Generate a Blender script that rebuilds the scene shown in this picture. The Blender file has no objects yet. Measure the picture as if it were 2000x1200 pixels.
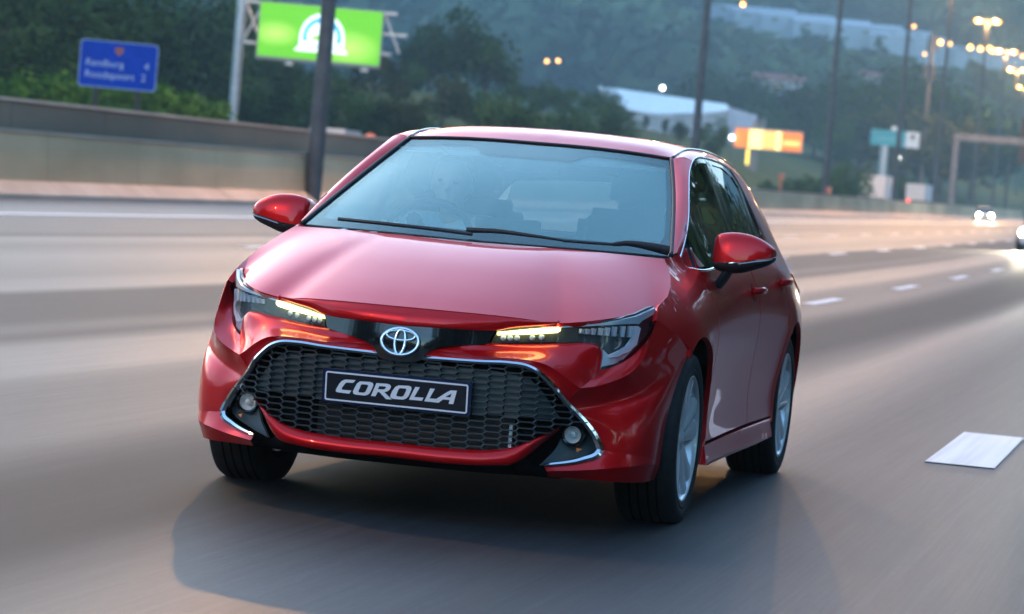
import bpy, bmesh, math, random
import numpy as np
from mathutils import Vector, Matrix
from mathutils.geometry import delaunay_2d_cdt

scene = bpy.context.scene
COL = scene.collection
rad = math.radians

# ------------------------------------------------------------------ camera
CAM = np.array([11.34419, 2.66171, 1.15376])
FPX = 6132.523                                   # focal length in pixels of the 2000 px wide photograph
ROT = np.array([[-0.21640236, 0.97261931, 0.08474492],
                [0.01660945, 0.09045685, -0.99576186],
                [-0.97616297, -0.21407765, -0.03572975]])   # rows: right, down, forward
cam_d = bpy.data.cameras.new('camera')
cam = bpy.data.objects.new('camera', cam_d)
COL.objects.link(cam)
m4 = Matrix.Identity(4)
for i in range(3):
    m4[i][0] = ROT[0][i]; m4[i][1] = -ROT[1][i]; m4[i][2] = -ROT[2][i]; m4[i][3] = CAM[i]
cam.matrix_world = m4
cam_d.sensor_fit = 'HORIZONTAL'
cam_d.sensor_width = 36.0
cam_d.lens = FPX / 2000 * 36.0
cam_d.clip_start = 0.1
cam_d.clip_end = 12000
cam_d.dof.use_dof = True
cam_d.dof.focus_distance = 11.3
cam_d.dof.aperture_fstop = 5.0
scene.camera = cam

# ------------------------------------------------------------------ sky, sun, exposure
world = bpy.data.worlds.new('World')
scene.world = world
world.use_nodes = True
wn = world.node_tree
SUN_EL, SUN_AZ = 8, 218.0
bg = wn.nodes['Background']
sky = wn.nodes.new('ShaderNodeTexSky')
sky.sky_type = 'NISHITA'
sky.sun_disc = False
sky.sun_elevation = rad(SUN_EL)
sky.sun_rotation = rad(90 - SUN_AZ)              # Blender measures it clockwise from +Y
sky.air_density = 1.0
sky.dust_density = 0.9
sky.ozone_density = 2.7
wn.links.new(sky.outputs[0], bg.inputs[0])
bg.inputs[1].default_value = 0.15
sun_d = bpy.data.lights.new('sun', 'SUN')
sun_d.energy = 0.05
sun_d.angle = rad(15)
sun_d.color = (1.0, 0.74, 0.5)
sun = bpy.data.objects.new('sun', sun_d)
COL.objects.link(sun)
_d = Vector((math.cos(rad(SUN_AZ)) * math.cos(rad(SUN_EL)), math.sin(rad(SUN_AZ)) * math.cos(rad(SUN_EL)), math.sin(rad(SUN_EL))))
sun.rotation_euler = _d.to_track_quat('Z', 'Y').to_euler()
scene.view_settings.view_transform = 'Standard'
scene.view_settings.look = 'None'
scene.view_settings.gamma = 1.0
scene.view_settings.use_curve_mapping = False
scene.view_settings.exposure = 2.7
scene.cycles.max_bounces = 8
scene.cycles.transparent_max_bounces = 24
scene.cycles.volume_bounces = 0
scene.cycles.caustics_reflective = False
scene.cycles.caustics_refractive = False
scene.cycles.sample_clamp_indirect = 6.0

# ------------------------------------------------------------------ helpers: rays, curves, meshes
def ray(u, v):
    return ROT.T @ np.array([(u - 1000) / FPX, (v - 600) / FPX, 1.0])

def on(u, v, x=None, y=None, z=None):
    d = ray(u, v)
    if x is not None: t = (x - CAM[0]) / d[0]
    elif y is not None: t = (y - CAM[1]) / d[1]
    else: t = (z - CAM[2]) / d[2]
    return CAM + t * d

def proj_uv(P):
    q = ROT @ (np.asarray(P, float) - CAM); return 1000 + FPX * q[0] / q[2], 600 + FPX * q[1] / q[2]

def hermite(xs, ys, x):
    xs = np.asarray(xs, float); ys = np.asarray(ys, float)
    h = np.diff(xs); d = np.diff(ys, axis=-1) / h
    m = np.empty_like(ys)
    m[..., 1:-1] = (d[..., :-1] * h[1:] + d[..., 1:] * h[:-1]) / (h[1:] + h[:-1])
    m[..., 0] = d[..., 0]; m[..., -1] = d[..., -1]
    i = np.clip(np.searchsorted(xs, x) - 1, 0, len(xs) - 2)
    t = np.clip((x - xs[i]) / h[i], -1.0, 2.0)
    a, b = m[..., i] * h[i], m[..., i + 1] * h[i]
    return (2*t**3 - 3*t**2 + 1) * ys[..., i] + (t**3 - 2*t**2 + t) * a + (3*t**2 - 2*t**3) * ys[..., i+1] + (t**3 - t**2) * b

def curve(pts, n, smooth=True):
    """resample a polyline of points evenly along its length, through a spline if smooth"""
    p = np.asarray(pts, float)
    s = np.r_[0, np.cumsum(np.linalg.norm(np.diff(p, axis=0), axis=1))]
    if smooth and len(p) > 2:
        tt = np.linspace(0, s[-1], max(n, 60))
        q = hermite(s, p.T, tt).T
        s2 = np.r_[0, np.cumsum(np.linalg.norm(np.diff(q, axis=0), axis=1))]
        t = np.linspace(0, s2[-1], n)
        return np.stack([np.interp(t, s2, q[:, k]) for k in range(p.shape[1])], 1)
    t = np.linspace(0, s[-1], n)
    return np.stack([np.interp(t, s, p[:, k]) for k in range(p.shape[1])], 1)

def link(ob, parent=None):
    COL.objects.link(ob)
    if parent is not None: ob.parent = parent
    return ob

def tag(ob, label=None, cat=None, group=None, kind=None):
    if label: ob['label'] = label
    if cat: ob['category'] = cat
    if group: ob['group'] = group
    if kind: ob['kind'] = kind
    return ob

def empty(name, loc=(0, 0, 0), rz=0.0):
    o = bpy.data.objects.new(name, None)
    o.empty_display_size = 0.2
    o.location = loc; o.rotation_euler = (0, 0, rz)
    return link(o)

def face_out(bm, c=Vector((-1.2, 0, .55))):
    bm.normal_update()
    if sum((f.calc_center_median() - c).normalized().dot(f.normal) * f.calc_area() for f in bm.faces) < 0:
        bmesh.ops.reverse_faces(bm, faces=bm.faces)
    bm.normal_update()

def mesh(name, verts, faces, mat=None, parent=None, smooth=True, sharp=35.0, flange=0.0, out=False):
    me = bpy.data.meshes.new(name)
    me.from_pydata([tuple(map(float, v)) for v in verts], [], [tuple(int(i) for i in f) for f in faces])
    me.validate()
    if flange is not None and out:
        bm = bmesh.new(); bm.from_mesh(me); face_out(bm); bm.to_mesh(me); bm.free()
    if flange:
        bm = bmesh.new(); bm.from_mesh(me); bm.normal_update()
        be = [e for e in bm.edges if e.is_boundary]
        nor = {v: v.normal.copy() for e in be for v in e.verts}
        r = bmesh.ops.extrude_edge_only(bm, edges=be)
        pos = {tuple(round(c, 6) for c in v.co): n for v, n in nor.items()}
        for v in [g for g in r['geom'] if isinstance(g, bmesh.types.BMVert)]:
            n = pos.get(tuple(round(c, 6) for c in v.co))
            if n is not None: v.co -= n * flange
        bm.to_mesh(me); bm.free()
    if mat is not None: me.materials.append(mat)
    if smooth:
        me.polygons.foreach_set('use_smooth', [True] * len(me.polygons))
        if sharp: me.set_sharp_from_angle(angle=rad(sharp))
    ob = bpy.data.objects.new(name, me)
    return link(ob, parent)

def grid_faces(nr, nc, off=0, flip=False, wrap=False):
    f = []
    for i in range(nr - 1):
        for j in range(nc if wrap else nc - 1):
            k = (j + 1) % nc
            q = (off + i*nc + j, off + i*nc + k, off + (i+1)*nc + k, off + (i+1)*nc + j)
            f.append(q[::-1] if flip else q)
    return f

class MB:
    """collects simple solids, then links them as one mesh"""
    def __init__(s): s.v = []; s.f = []
    def add(s, verts, faces):
        o = len(s.v); s.v += [tuple(map(float, p)) for p in verts]; s.f += [tuple(int(i) + o for i in q) for q in faces]
    def box(s, lo, hi):
        a, b, c = lo; d, e, f = hi
        s.add([(a,b,c),(d,b,c),(d,e,c),(a,e,c),(a,b,f),(d,b,f),(d,e,f),(a,e,f)],
              [(0,3,2,1),(4,5,6,7),(0,1,5,4),(1,2,6,5),(2,3,7,6),(3,0,4,7)])
    def tube(s, pts, r, n=8, cap=True):
        p = np.asarray(pts, float); m = len(p)
        rr = np.full(m, r) if np.isscalar(r) else np.asarray(r, float)
        t = np.gradient(p, axis=0) if m > 2 else np.repeat((p[1:] - p[:1]), 2, axis=0)
        t /= np.linalg.norm(t, axis=1)[:, None] + 1e-12
        up = np.array([0, 0, 1.0]) if abs(t[0][2]) < .9 else np.array([1.0, 0, 0])
        vs = []
        for i in range(m):
            a = np.cross(t[i], up); a /= np.linalg.norm(a) + 1e-12; b = np.cross(t[i], a); up = -b if i == 0 and False else up
            for k in range(n):
                w = 2*math.pi*k/n
                vs.append(p[i] + rr[i] * (math.cos(w) * a + math.sin(w) * b))
        f = grid_faces(m, n, wrap=True)
        if cap: f += [tuple(range(n - 1, -1, -1)), tuple(range((m-1)*n, m*n))]
        s.add(vs, f)
    def lathe(s, prof, n=24, axis='z', origin=(0, 0, 0), cap=False):
        vs = []
        for r, h in prof:
            for k in range(n):
                w = 2*math.pi*k/n; c, q = r*math.cos(w), r*math.sin(w)
                p = {'z': (c, q, h), 'y': (c, h, q), 'x': (h, c, q)}[axis]
                vs.append((p[0]+origin[0], p[1]+origin[1], p[2]+origin[2]))
        f = grid_faces(len(prof), n, wrap=True, flip=(axis == 'y'))
        if cap: f += [tuple(range(n)), tuple(range((len(prof)-1)*n, len(prof)*n))]
        s.add(vs, f)
    def quad(s, a, b, c, d): s.add([a, b, c, d], [(0, 1, 2, 3)])
    def prism(s, poly, fn, d0, d1):
        """polygon poly in 2D, fn(a, b, d) -> 3D, extruded from depth d0 to d1"""
        n = len(poly)
        s.add([fn(a, b, d0) for a, b in poly] + [fn(a, b, d1) for a, b in poly],
              [tuple(range(n)), tuple(range(2*n-1, n-1, -1))] + [(i, i+n, (i+1) % n + n, (i+1) % n) for i in range(n)])
    def build(s, name, mat, parent=None, smooth=False, sharp=35.0):
        ob = mesh(name, s.v, s.f, mat, parent, smooth, sharp)
        bm = bmesh.new(); bm.from_mesh(ob.data); bmesh.ops.recalc_face_normals(bm, faces=bm.faces); bm.to_mesh(ob.data); bm.free()
        return ob

def loft(rows, nu, nv, linear=False):
    """rows of 3D curves -> grid of nv rows x nu columns, smooth across the rows"""
    R = np.stack([curve(r, nu) for r in rows])                 # rows, nu, 3
    n = len(R)
    L = np.r_[0, np.cumsum(np.linalg.norm(np.diff(R, axis=0), axis=2).mean(1))]
    t = np.linspace(0, L[-1], nv)
    out = np.empty((nv, nu, 3))
    for i, tt in enumerate(t):
        if linear or n == 2:
            k = min(np.searchsorted(L, tt, side='right') - 1, n - 2); w = (tt - L[k]) / (L[k+1] - L[k])
            out[i] = R[k] * (1 - w) + R[k+1] * w
        else:
            out[i] = hermite(L, np.moveaxis(R, 0, -1), tt)
    return out

def coons(c0, c1, d0, d1, nu, nv):
    c0, c1 = curve(c0, nu), curve(c1, nu); d0, d1 = curve(d0, nv), curve(d1, nv)
    u = np.linspace(0, 1, nu)[None, :, None]; v = np.linspace(0, 1, nv)[:, None, None]
    a = (1 - v) * c0[None] + v * c1[None]; b = (1 - u) * d0[:, None] + u * d1[:, None]
    k = (1-u)*(1-v)*c0[0] + u*(1-v)*c0[-1] + (1-u)*v*c1[0] + u*v*c1[-1]
    return a + b - k

MIR = np.array([1, -1, 1.0])
def sheet(name, G, mat, parent, both=True, weld=True, flip=False, flange=0.0, side=1, sharp=35.0, extra=(), pair=False):
    """one grid (y>=0); both=True adds its mirror image in the same mesh, side=-1 gives only the mirror image"""
    if pair:
        return [sheet(name, G, mat, parent, False, weld, flip, flange, s, sharp, extra) for s in (1, -1)]
    V, F = [], []
    for g in (G,) + tuple(extra):
        nr, nc = g.shape[:2]
        for sg in ((1, -1) if both else (side,)):
            F += grid_faces(nr, nc, len(V), flip=(flip if sg > 0 else not flip))
            V += list(g.reshape(-1, 3) * (1 if sg > 0 else MIR))
    me = mesh(name, V, F, mat, parent, True, None)
    bm = bmesh.new(); bm.from_mesh(me.data)
    if weld: bmesh.ops.remove_doubles(bm, verts=bm.verts, dist=0.0006)
    face_out(bm)
    if flange:
        be = [e for e in bm.edges if e.is_boundary]
        nor = {tuple(round(c, 5) for c in v.co): v.normal.copy() for e in be for v in e.verts}
        r = bmesh.ops.extrude_edge_only(bm, edges=be)
        for v in [q for q in r['geom'] if isinstance(q, bmesh.types.BMVert)]:
            n = nor.get(tuple(round(c, 5) for c in v.co))
            if n is not None: v.co -= n * flange
    bm.to_mesh(me.data); bm.free()
    me.data.polygons.foreach_set('use_smooth', [True] * len(me.data.polygons))
    if sharp: me.data.set_sharp_from_angle(angle=rad(sharp))
    return me

def inside(poly, P):
    x, y = P[:, 0], P[:, 1]; c = np.zeros(len(P), bool); n = len(poly)
    for i in range(n):
        x1, y1 = poly[i]; x2, y2 = poly[(i+1) % n]
        if y1 == y2: continue
        c ^= ((y1 > y) != (y2 > y)) & (x < (x2-x1)*(y-y1)/(y2-y1) + x1)
    return c

def panel(name, poly, fn, mat, parent, step=0.04, flange=0.012, side=1, both=False, flip=False, edge=None, sharp=35.0):
    """a sheet bounded by polygon poly (2D chart), mapped to 3D by fn(a, b)"""
    if both: return [panel(name, poly, fn, mat, parent, step, flange, s, False, flip, edge, sharp) for s in (1, -1)]
    edge = edge or step * 0.6
    B = []
    n = len(poly)
    for i in range(n):
        a, b = np.array(poly[i], float), np.array(poly[(i+1) % n], float)
        k = max(1, int(np.linalg.norm(b - a) / edge))
        for j in range(k): B.append(a + (b - a) * j / k)
    B = np.array(B)
    lo, hi = B.min(0), B.max(0)
    gx, gy = np.meshgrid(np.arange(lo[0] + step/2, hi[0], step), np.arange(lo[1] + step/2, hi[1], step))
    gx[::2] += step * .25; gx[1::2] -= step * .25
    I = np.stack([gx.ravel(), gy.ravel()], 1)
    if len(I):
        I = I[inside(B, I)]
    if len(I):
        dmin = np.min(np.linalg.norm(I[:, None] - B[None], axis=2), axis=1)
        I = I[dmin > edge * 0.6]
    P = np.concatenate([B, I]) if len(I) else B
    nb = len(B)
    r = delaunay_2d_cdt([Vector(p) for p in P], [(i, (i+1) % nb) for i in range(nb)], [], 1, 1e-6)
    V2, F = r[0], r[2]
    V = np.array([fn(p[0], p[1]) for p in V2])
    VV, FF = [], []
    for sg in ((1, -1) if both else (side,)):
        o = len(VV)
        VV += list(V * (1 if sg > 0 else MIR))
        FF += [tuple(i + o for i in (f if (sg > 0) != flip else f[::-1])) for f in F]
    return mesh(name, VV, FF, mat, parent, True, sharp, flange, True)

# ------------------------------------------------------------------ materials
def mat(name, base=(.5, .5, .5), rough=.5, metal=0.0, coat=0.0, coat_rough=.03, spec=.5, emit=None, estr=0.0, alpha=None):
    m = bpy.data.materials.new(name); m.use_nodes = True
    b = m.node_tree.nodes['Principled BSDF']
    b.inputs['Base Color'].default_value = (*base, 1)
    b.inputs['Roughness'].default_value = rough
    b.inputs['Metallic'].default_value = metal
    b.inputs['Coat Weight'].default_value = coat
    b.inputs['Coat Roughness'].default_value = coat_rough
    b.inputs['Specular IOR Level'].default_value = spec
    if emit is not None:
        b.inputs['Emission Color'].default_value = (*emit, 1); b.inputs['Emission Strength'].default_value = estr
    return m

def nodes(m):
    return m.node_tree.nodes, m.node_tree.links, m.node_tree.nodes['Principled BSDF']

def noisy(m, scale=5.0, c0=(0, 0, 0), c1=(1, 1, 1), lo=.35, hi=.65, stretch=(1, 1, 1), detail=6.0, bump=0.0, bscale=None, coords='Object', rough=None):
    """procedural colour variation (and fine relief) on material m"""
    N, L, b = nodes(m)
    tc = N.new('ShaderNodeTexCoord'); mp = N.new('ShaderNodeMapping'); mp.inputs['Scale'].default_value = stretch
    L.new(tc.outputs[coords], mp.inputs[0])
    nz = N.new('ShaderNodeTexNoise'); nz.inputs['Scale'].default_value = scale; nz.inputs['Detail'].default_value = detail
    L.new(mp.outputs[0], nz.inputs[0])
    cr = N.new('ShaderNodeValToRGB')
    cr.color_ramp.elements[0].position = lo; cr.color_ramp.elements[0].color = (*c0, 1)
    cr.color_ramp.elements[1].position = hi; cr.color_ramp.elements[1].color = (*c1, 1)
    L.new(nz.outputs['Fac'], cr.inputs[0]); L.new(cr.outputs[0], b.inputs['Base Color'])
    if rough:
        mr = N.new('ShaderNodeMapRange'); mr.inputs['To Min'].default_value = rough[0]; mr.inputs['To Max'].default_value = rough[1]
        L.new(nz.outputs['Fac'], mr.inputs[0]); L.new(mr.outputs[0], b.inputs['Roughness'])
    if bump:
        n2 = N.new('ShaderNodeTexNoise'); n2.inputs['Scale'].default_value = bscale or scale * 8; n2.inputs['Detail'].default_value = 4
        L.new(mp.outputs[0], n2.inputs[0])
        bp = N.new('ShaderNodeBump'); bp.inputs['Strength'].default_value = bump; bp.inputs['Distance'].default_value = .02
        L.new(n2.outputs['Fac'], bp.inputs['Height']); L.new(bp.outputs[0], b.inputs['Normal'])
    return m
# ------------------------------------------------------------------ car materials
def paint_material():
    m = mat('red_paint', (.64, .003, .006), .36, .40, .66, .012)
    N, L, b = nodes(m)
    b.inputs['Coat IOR'].default_value = 1.5
    b.inputs['Specular Tint'].default_value = (1.0, .38, .38, 1)
    tc = N.new('ShaderNodeTexCoord')
    nz = N.new('ShaderNodeTexNoise'); nz.inputs['Scale'].default_value = 900; nz.inputs['Detail'].default_value = 1
    L.new(tc.outputs['Object'], nz.inputs[0])
    bp = N.new('ShaderNodeBump'); bp.inputs['Strength'].default_value = .06; bp.inputs['Distance'].default_value = .001
    L.new(nz.outputs['Fac'], bp.inputs['Height']); L.new(bp.outputs[0], b.inputs['Normal'])
    return m

def glass_material(name, tint, refl=(1, 1, 1), ior=1.5, add=0.0, see=1.0):
    """thin pane: part mirror, the rest looks through a tinted sheet"""
    m = bpy.data.materials.new(name); m.use_nodes = True
    N, L = m.node_tree.nodes, m.node_tree.links
    N.remove(N['Principled BSDF'])
    out = N['Material Output']
    tr = N.new('ShaderNodeBsdfTransparent'); tr.inputs[0].default_value = (*tint, 1)
    gl = N.new('ShaderNodeBsdfGlossy'); gl.inputs['Roughness'].default_value = .005; gl.inputs[0].default_value = (*refl, 1)
    f0 = ((ior - 1) / (ior + 1)) ** 2 + add
    lw = N.new('ShaderNodeLayerWeight'); lw.inputs[0].default_value = .5
    pw = N.new('ShaderNodeMath'); pw.operation = 'POWER'; pw.inputs[1].default_value = 5
    ma = N.new('ShaderNodeMath'); ma.operation = 'MULTIPLY_ADD'; ma.inputs[1].default_value = 1 - f0; ma.inputs[2].default_value = f0
    mx = N.new('ShaderNodeMixShader')
    L.new(lw.outputs['Facing'], pw.inputs[0]); L.new(pw.outputs[0], ma.inputs[0]); L.new(ma.outputs[0], mx.inputs[0])
    L.new(tr.outputs[0], mx.inputs[1]); L.new(gl.outputs[0], mx.inputs[2]); L.new(mx.outputs[0], out.inputs[0])
    return m

PAINT = paint_material()
CHROME = mat('chrome', (.86, .88, .9), .09, 1.0)
SATIN = mat('satin_metal', (.62, .68, .72), .22, 1.0)
ALLOY = noisy(mat('alloy_wheel', (.8, .84, .86), .32, .45, .3), 40, (.76, .80, .82), (.84, .88, .90))
GLOSSBLACK = mat('gloss_black', (.008, .009, .01), .12, 0, .6)
PLASTIC = noisy(mat('black_plastic', (.02, .022, .024), .5), 60, (.016, .018, .02), (.026, .028, .03), bump=.05, bscale=600)
LAMPSILVER = mat('lamp_silver', (.66, .74, .80), .3, .35)
LAMPGREY = mat('lamp_housing', (.045, .052, .058), .3)
SLATE = mat('slate_plastic', (.075, .10, .112), .35)
RUBBER = noisy(mat('tyre_rubber', (.012, .012, .012), .7), 30, (.009, .009, .009), (.018, .017, .016))
DARK = mat('dark_cavity', (.004, .004, .004), .9, spec=.1)
CABIN = noisy(mat('cabin_trim', (.03, .033, .036), .75), 50, (.024, .027, .03), (.04, .043, .046))
SEATM = noisy(mat('seat_cloth', (.035, .037, .04), .9), 120, (.028, .03, .033), (.045, .047, .05))
WSGLASS = glass_material('windscreen_glass', (.88, .98, .97), (.80, 1.0, .94), 1.55, .04)
SIDEGLASS = glass_material('tinted_side_glass', (.10, .13, .12), (1, 1, 1), 1.55, .03)
LENS = glass_material('clear_lens', (.93, .96, .98), (1, 1, 1), 1.45, .02)
DRLM = mat('running_light_tube', (1, .95, .6), .3, emit=(1.0, .93, .30), estr=0.95)
WHITEP = mat('white_print', (.92, .94, .96), .5)
NAVY = mat('plate_navy', (.008, .018, .06), .25, coat=.4)
PLATEBLACK = mat('plate_black', (.010, .012, .018), .3, coat=.3)
AMBER = mat('amber_plastic', (.7, .22, .02), .3)
FROST = mat('band_print', (.02, .03, .034), .6, spec=.05)
REDTAIL = mat('tail_lens', (.35, .01, .01), .1, coat=.8)

# ------------------------------------------------------------------ car body charts (car frame: x forward, y to its left, z up, front axle at x=0)
XS = np.array([.65, .45, .25, .05, -.13, -.4, -.9, -1.5, -2.1, -2.64, -3.0, -3.25, -3.4])[::-1]
ZS = np.array([.15, .25, .40, .55, .68, .76, .82, .90, 1.0, 1.1, 1.2, 1.3, 1.36, 1.42])
YT = np.array([
 [.74, .80, .838, .852, .858, .858, .85, .85, .85, .858, .84, .80, .74],
 [.76, .82, .856, .868, .876, .868, .86, .86, .865, .872, .85, .81, .76],
 [.765, .83, .866, .884, .888, .868, .853, .853, .862, .885, .865, .83, .78],
 [.762, .835, .872, .891, .894, .878, .864, .864, .878, .895, .875, .84, .785],
 [.74, .82, .868, .889, .893, .888, .882, .882, .89, .897, .875, .835, .78],
 [.70, .785, .836, .868, .876, .878, .879, .881, .886, .888, .865, .825, .77],
 [.66, .745, .795, .83, .845, .854, .866, .871, .873, .868, .845, .81, .755],
 [.60, .68, .74, .762, .772, .806, .83, .84, .84, .833, .805, .77, .72],
 [.55, .62, .665, .69, .700, .752, .775, .785, .785, .77, .745, .71, .67],
 [.52, .58, .63, .65, .655, .706, .724, .745, .745, .725, .69, .655, .62],
 [.48, .54, .59, .61, .63, .666, .682, .70, .70, .675, .63, .60, .57],
 [.44, .50, .55, .57, .59, .628, .634, .655, .652, .62, .57, .54, .51],
 [.42, .48, .52, .54, .56, .600, .611, .625, .62, .585, .53, .50, .47],
 [.38, .44, .48, .50, .52, .565, .575, .585, .58, .545, .49, .46, .43]])[:, ::-1]

def ys(x, z): return float(hermite(ZS, hermite(XS, YT, x), z))
def side_fn(off=0.0): return lambda x, z: (x, ys(x, z) + off, z)

def hit(u, v, f, lo=-1.0, hi=1.2):
    """first point from the camera where f(P) changes sign along the ray"""
    d = ray(u, v); ts = np.linspace((hi - CAM[0]) / d[0], (lo - CAM[0]) / d[0], 700)
    vals = np.array([f(CAM + t * d) for t in ts])
    k = np.where(vals[:-1] * vals[1:] <= 0)[0]
    if not len(k): return CAM + ts[np.argmin(abs(vals))] * d
    k = k[0]; w = vals[k] / (vals[k] - vals[k+1])
    return CAM + (ts[k] + (ts[k+1] - ts[k]) * w) * d

_by = [0, .2, .35, .47, .53, .56, .613, .656, .712, .751, .79, .83]
_bx = [.925, .92, .905, .885, .853, .835, .797, .755, .70, .66, .59, .45]
def xb(y): return float(hermite(_by, _bx, min(abs(y), .83)))
_hy = [0, .2, .284, .36, .45, .53, .594, .63, .655, .70, .74, .77, .79, .80]
_hx = [.885, .858, .834, .81, .775, .735, .70, .678, .66, .60, .52, .44, .37, .31]
def xh(y, z): return float(hermite(_hy, _hx, min(abs(y), .80))) - .10 * (z - .66)
_ly = [0, .15, .28, .35, .44, .5, .56]
_lx = [.912, .90, .86, .82, .778, .745, .71]
def xl(y): return float(hermite(_ly, _lx, min(abs(y), .56)))
_gy = [0, .08, .15, .22, .284, .34]
_gx = [.93, .926, .908, .88, .848, .82]
def xg(y): return float(hermite(_gy, _gx, min(abs(y), .34)))
def pb(u, v, off=0.0): return hit(u, v, lambda P: P[0] - xb(P[1]) - off, .3, 1.1)
def ph(u, v, off=0.0): return hit(u, v, lambda P: P[0] - xh(P[1], P[2]) - off, .2, 1.1)
def pl(u, v): return hit(u, v, lambda P: P[0] - xl(P[1]), .3, 1.1)
def pg(u, v): return hit(u, v, lambda P: P[0] - xg(P[1]), .3, 1.1)
def psd(u, v): return hit(u, v, lambda P: ys(min(max(P[0], -3.3), .65), min(max(P[2], .15), 1.42)) - P[1], -3.3, .65)
ZB = lambda pts: [(940 + a / 5.5556, 580 + b / 5.5556) for a, b in pts]
ZD = lambda pts: [(1000 + a / 4.285, 760 + b / 4.285) for a, b in pts]
ZH = lambda pts: [(620 + a / 5.217, 600 + b / 5.217) for a, b in pts]

car = empty('hatchback')
tag(car, 'glossy red five-door hatchback driving towards the camera with lit yellow running lights', 'car')

# --- curves shared by neighbouring panels
facet = np.array([.797, .613, .513])
crease_in = [(.925, 0, .604), (.92, .09, .603)] + [pb(*p) for p in ZB([(0, 650), (300, 665), (550, 695), (700, 735), (800, 790), (900, 860), (1000, 940)])] + [facet]
crease_out = [facet, (.738, .656, .521), (.70, .712, .544), (.66, .751, .569), (.614, .772, .598), (.52, .789, .672), (.434, .793, .757)]
chrome_c = [(.922, 0, .573), (.914, .073, .570)] + [pb(*p, -.006) for p in ZB([(0, 708), (300, 722), (500, 757), (620, 820), (700, 890)])] + \
           [(.845, .536, .502), (.803, .570, .456), (.745, .624, .397), (.712, .664, .341), (.704, .683, .301)]
chrome_low = [(.704, .683, .301), (.716, .674, .285), (.745, .633, .265), (.851, .518, .240)]
hl_bot = [(.90, 0, .655), (.893, .10, .652), (.875, .2, .646), (.834, .284, .637), (.803, .36, .640), (.768, .45, .648), (.733, .529, .656), (.70, .594, .662)]
hl_step = [(.676, .634, .657), (.668, .646, .644), (.679, .651, .573)]
lens_out = [(.679, .651, .573)] + [ph(*p) for p in ZB([(1400, 770), (1550, 700), (1700, 580), (1830, 420)])] + [(.434, .793, .757)]
R0 = [(.885, 0, .738), (.875, .15, .7375), (.845, .28, .736), (.80, .39, .732), (.737, .495, .7245), (.70, .581, .736), (.645, .634, .747), (.55, .69, .761), (.454, .728, .774), (.36, .757, .789)]
hcorner = psd(1304, 579)
R0.append(tuple(hcorner))
hood_side = [hcorner, psd(1308, 564), on(1307, 529, y=.748), (-.089, .711, .9645)]

# --- bonnet
rear = [(.055, 0, .966), (.03, .3, .969), (-.03, .55, .968), (-.089, .711, .9645)]
def mid_row(w, crown):
    a = curve(R0, 40); b = curve(rear, 40); s = curve(hood_side, 50)
    i = int(w * 49); r = a * (1 - w) + b * w
    tgt = s[i]; r = r + np.linspace(0, 1, 40)[:, None] ** 2 * (tgt - r[-1])
    r[:, 2] += crown * (1 - np.linspace(0, 1, 40) ** 3)
    return r
hood_rows = [R0, mid_row(.12, .010), mid_row(.35, .022), mid_row(.62, .026), mid_row(.85, .016), rear]
Hg = loft(hood_rows, 56, 40)
sheet('bonnet', Hg, PAINT, car, flip=True, flange=.018)

# --- lip between bonnet and the dark bar
seam_c = [p for p in R0 if p[1] <= .5]
low = [(.912, 0, pl(790, 636)[2])] + [pl(*p) for p in [(888, 642), (946, 644.5)] + ZB([(170, 358), (300, 335), (600, 312), (840, 294)])]
sm = curve(seam_c, 40); lw = curve(low, 40)
md = sm * .42 + lw * .58; md[:, 0] += .008; md[:, 2] += .006
drop = lambda c, dx, dz: np.asarray(c) + np.array([dx, 0, dz])
sheet('bonnet_lip', loft([drop(sm, 0, -.003), md, lw, drop(lw, -.03, -.002)], 40, 14), PAINT, car, flip=True, flange=.012)

# --- bumper skin
bump = empty('front_bumper'); bump.parent = car
cin = curve(crease_in, 60); top = curve(hl_bot + hl_step, 60)
half = top * .5 + cin * .5; half[:, 2] -= .006; half[:, 0] -= .004
E1 = loft([drop(top, -.02, .002), top, half, cin], 60, 14)
ci = curve(chrome_c[:-3], 60)
mid = ci * .5 + cin * .5; mid[:, 0] -= .004
F1 = loft([cin, mid, ci, drop(ci, -.035, -.003)], 60, 12)
lo_ = np.array(lens_out); co = curve(crease_out, 40)
E2 = loft([drop(curve(lo_, 40), -.004, .0), curve(lo_, 40) * .5 + co * .5 + np.array([-.006, 0, -.004]), co], 40, 10)
arch = lambda a, r=.378, cx=0.0: (cx + r * math.cos(rad(a)), .317 + r * math.sin(rad(a)))
ap = [(x, ys(x, z), z) for x, z in [(.434, .757), (.36, .727), (.285, .693), (.213, .655)]]
ar = [(x, ys(x, z), z) for x, z in [(.225, .625), arch(45), arch(30), arch(15), arch(0), (.372, .27), (.362, .235)]]
wedge_top = [(.704, .683, .301), (.672, .74, .294), (.63, .785, .288), (.55, .825, .28), (.362, ys(.362, .235) - .0, .235)]
F2 = coons(crease_out, wedge_top, [facet] + chrome_c[-4:], ap + ar, 44, 44)
u_ = np.linspace(0, 1, 44)
bul = np.outer(np.sin(np.pi * u_), np.sin(np.pi * u_))[..., None]
F2 = F2 + bul * np.array([.004, .012, 0])
w_end = (.362, ys(.362, .235), .235)
w_lo = [(.853, .530, .222), (.768, .645, .231), (.705, .728, .242), (.63, .79, .250), (.55, .826, .256), w_end]
w_up = list(reversed(chrome_low)) + [(.672, .74, .294), (.63, .785, .288), (.55, .825, .28), w_end]
G1 = loft([curve(w_up, 40), curve(w_lo, 40)], 40, 6)
s_hi = [(.853, .530, .222), (.768, .645, .231), (.705, .728, .242), (.63, .79, .250), (.55, .826, .258), (.362, ys(.362, .235), .235)]
s_lo = [(.815, .530, .200), (.735, .64, .196), (.68, .715, .193), (.605, .775, .190), (.53, .808, .189), (.350, ys(.35, .19) - .01, .188)]
G2 = loft([s_hi, s_lo], 40, 6)
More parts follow.
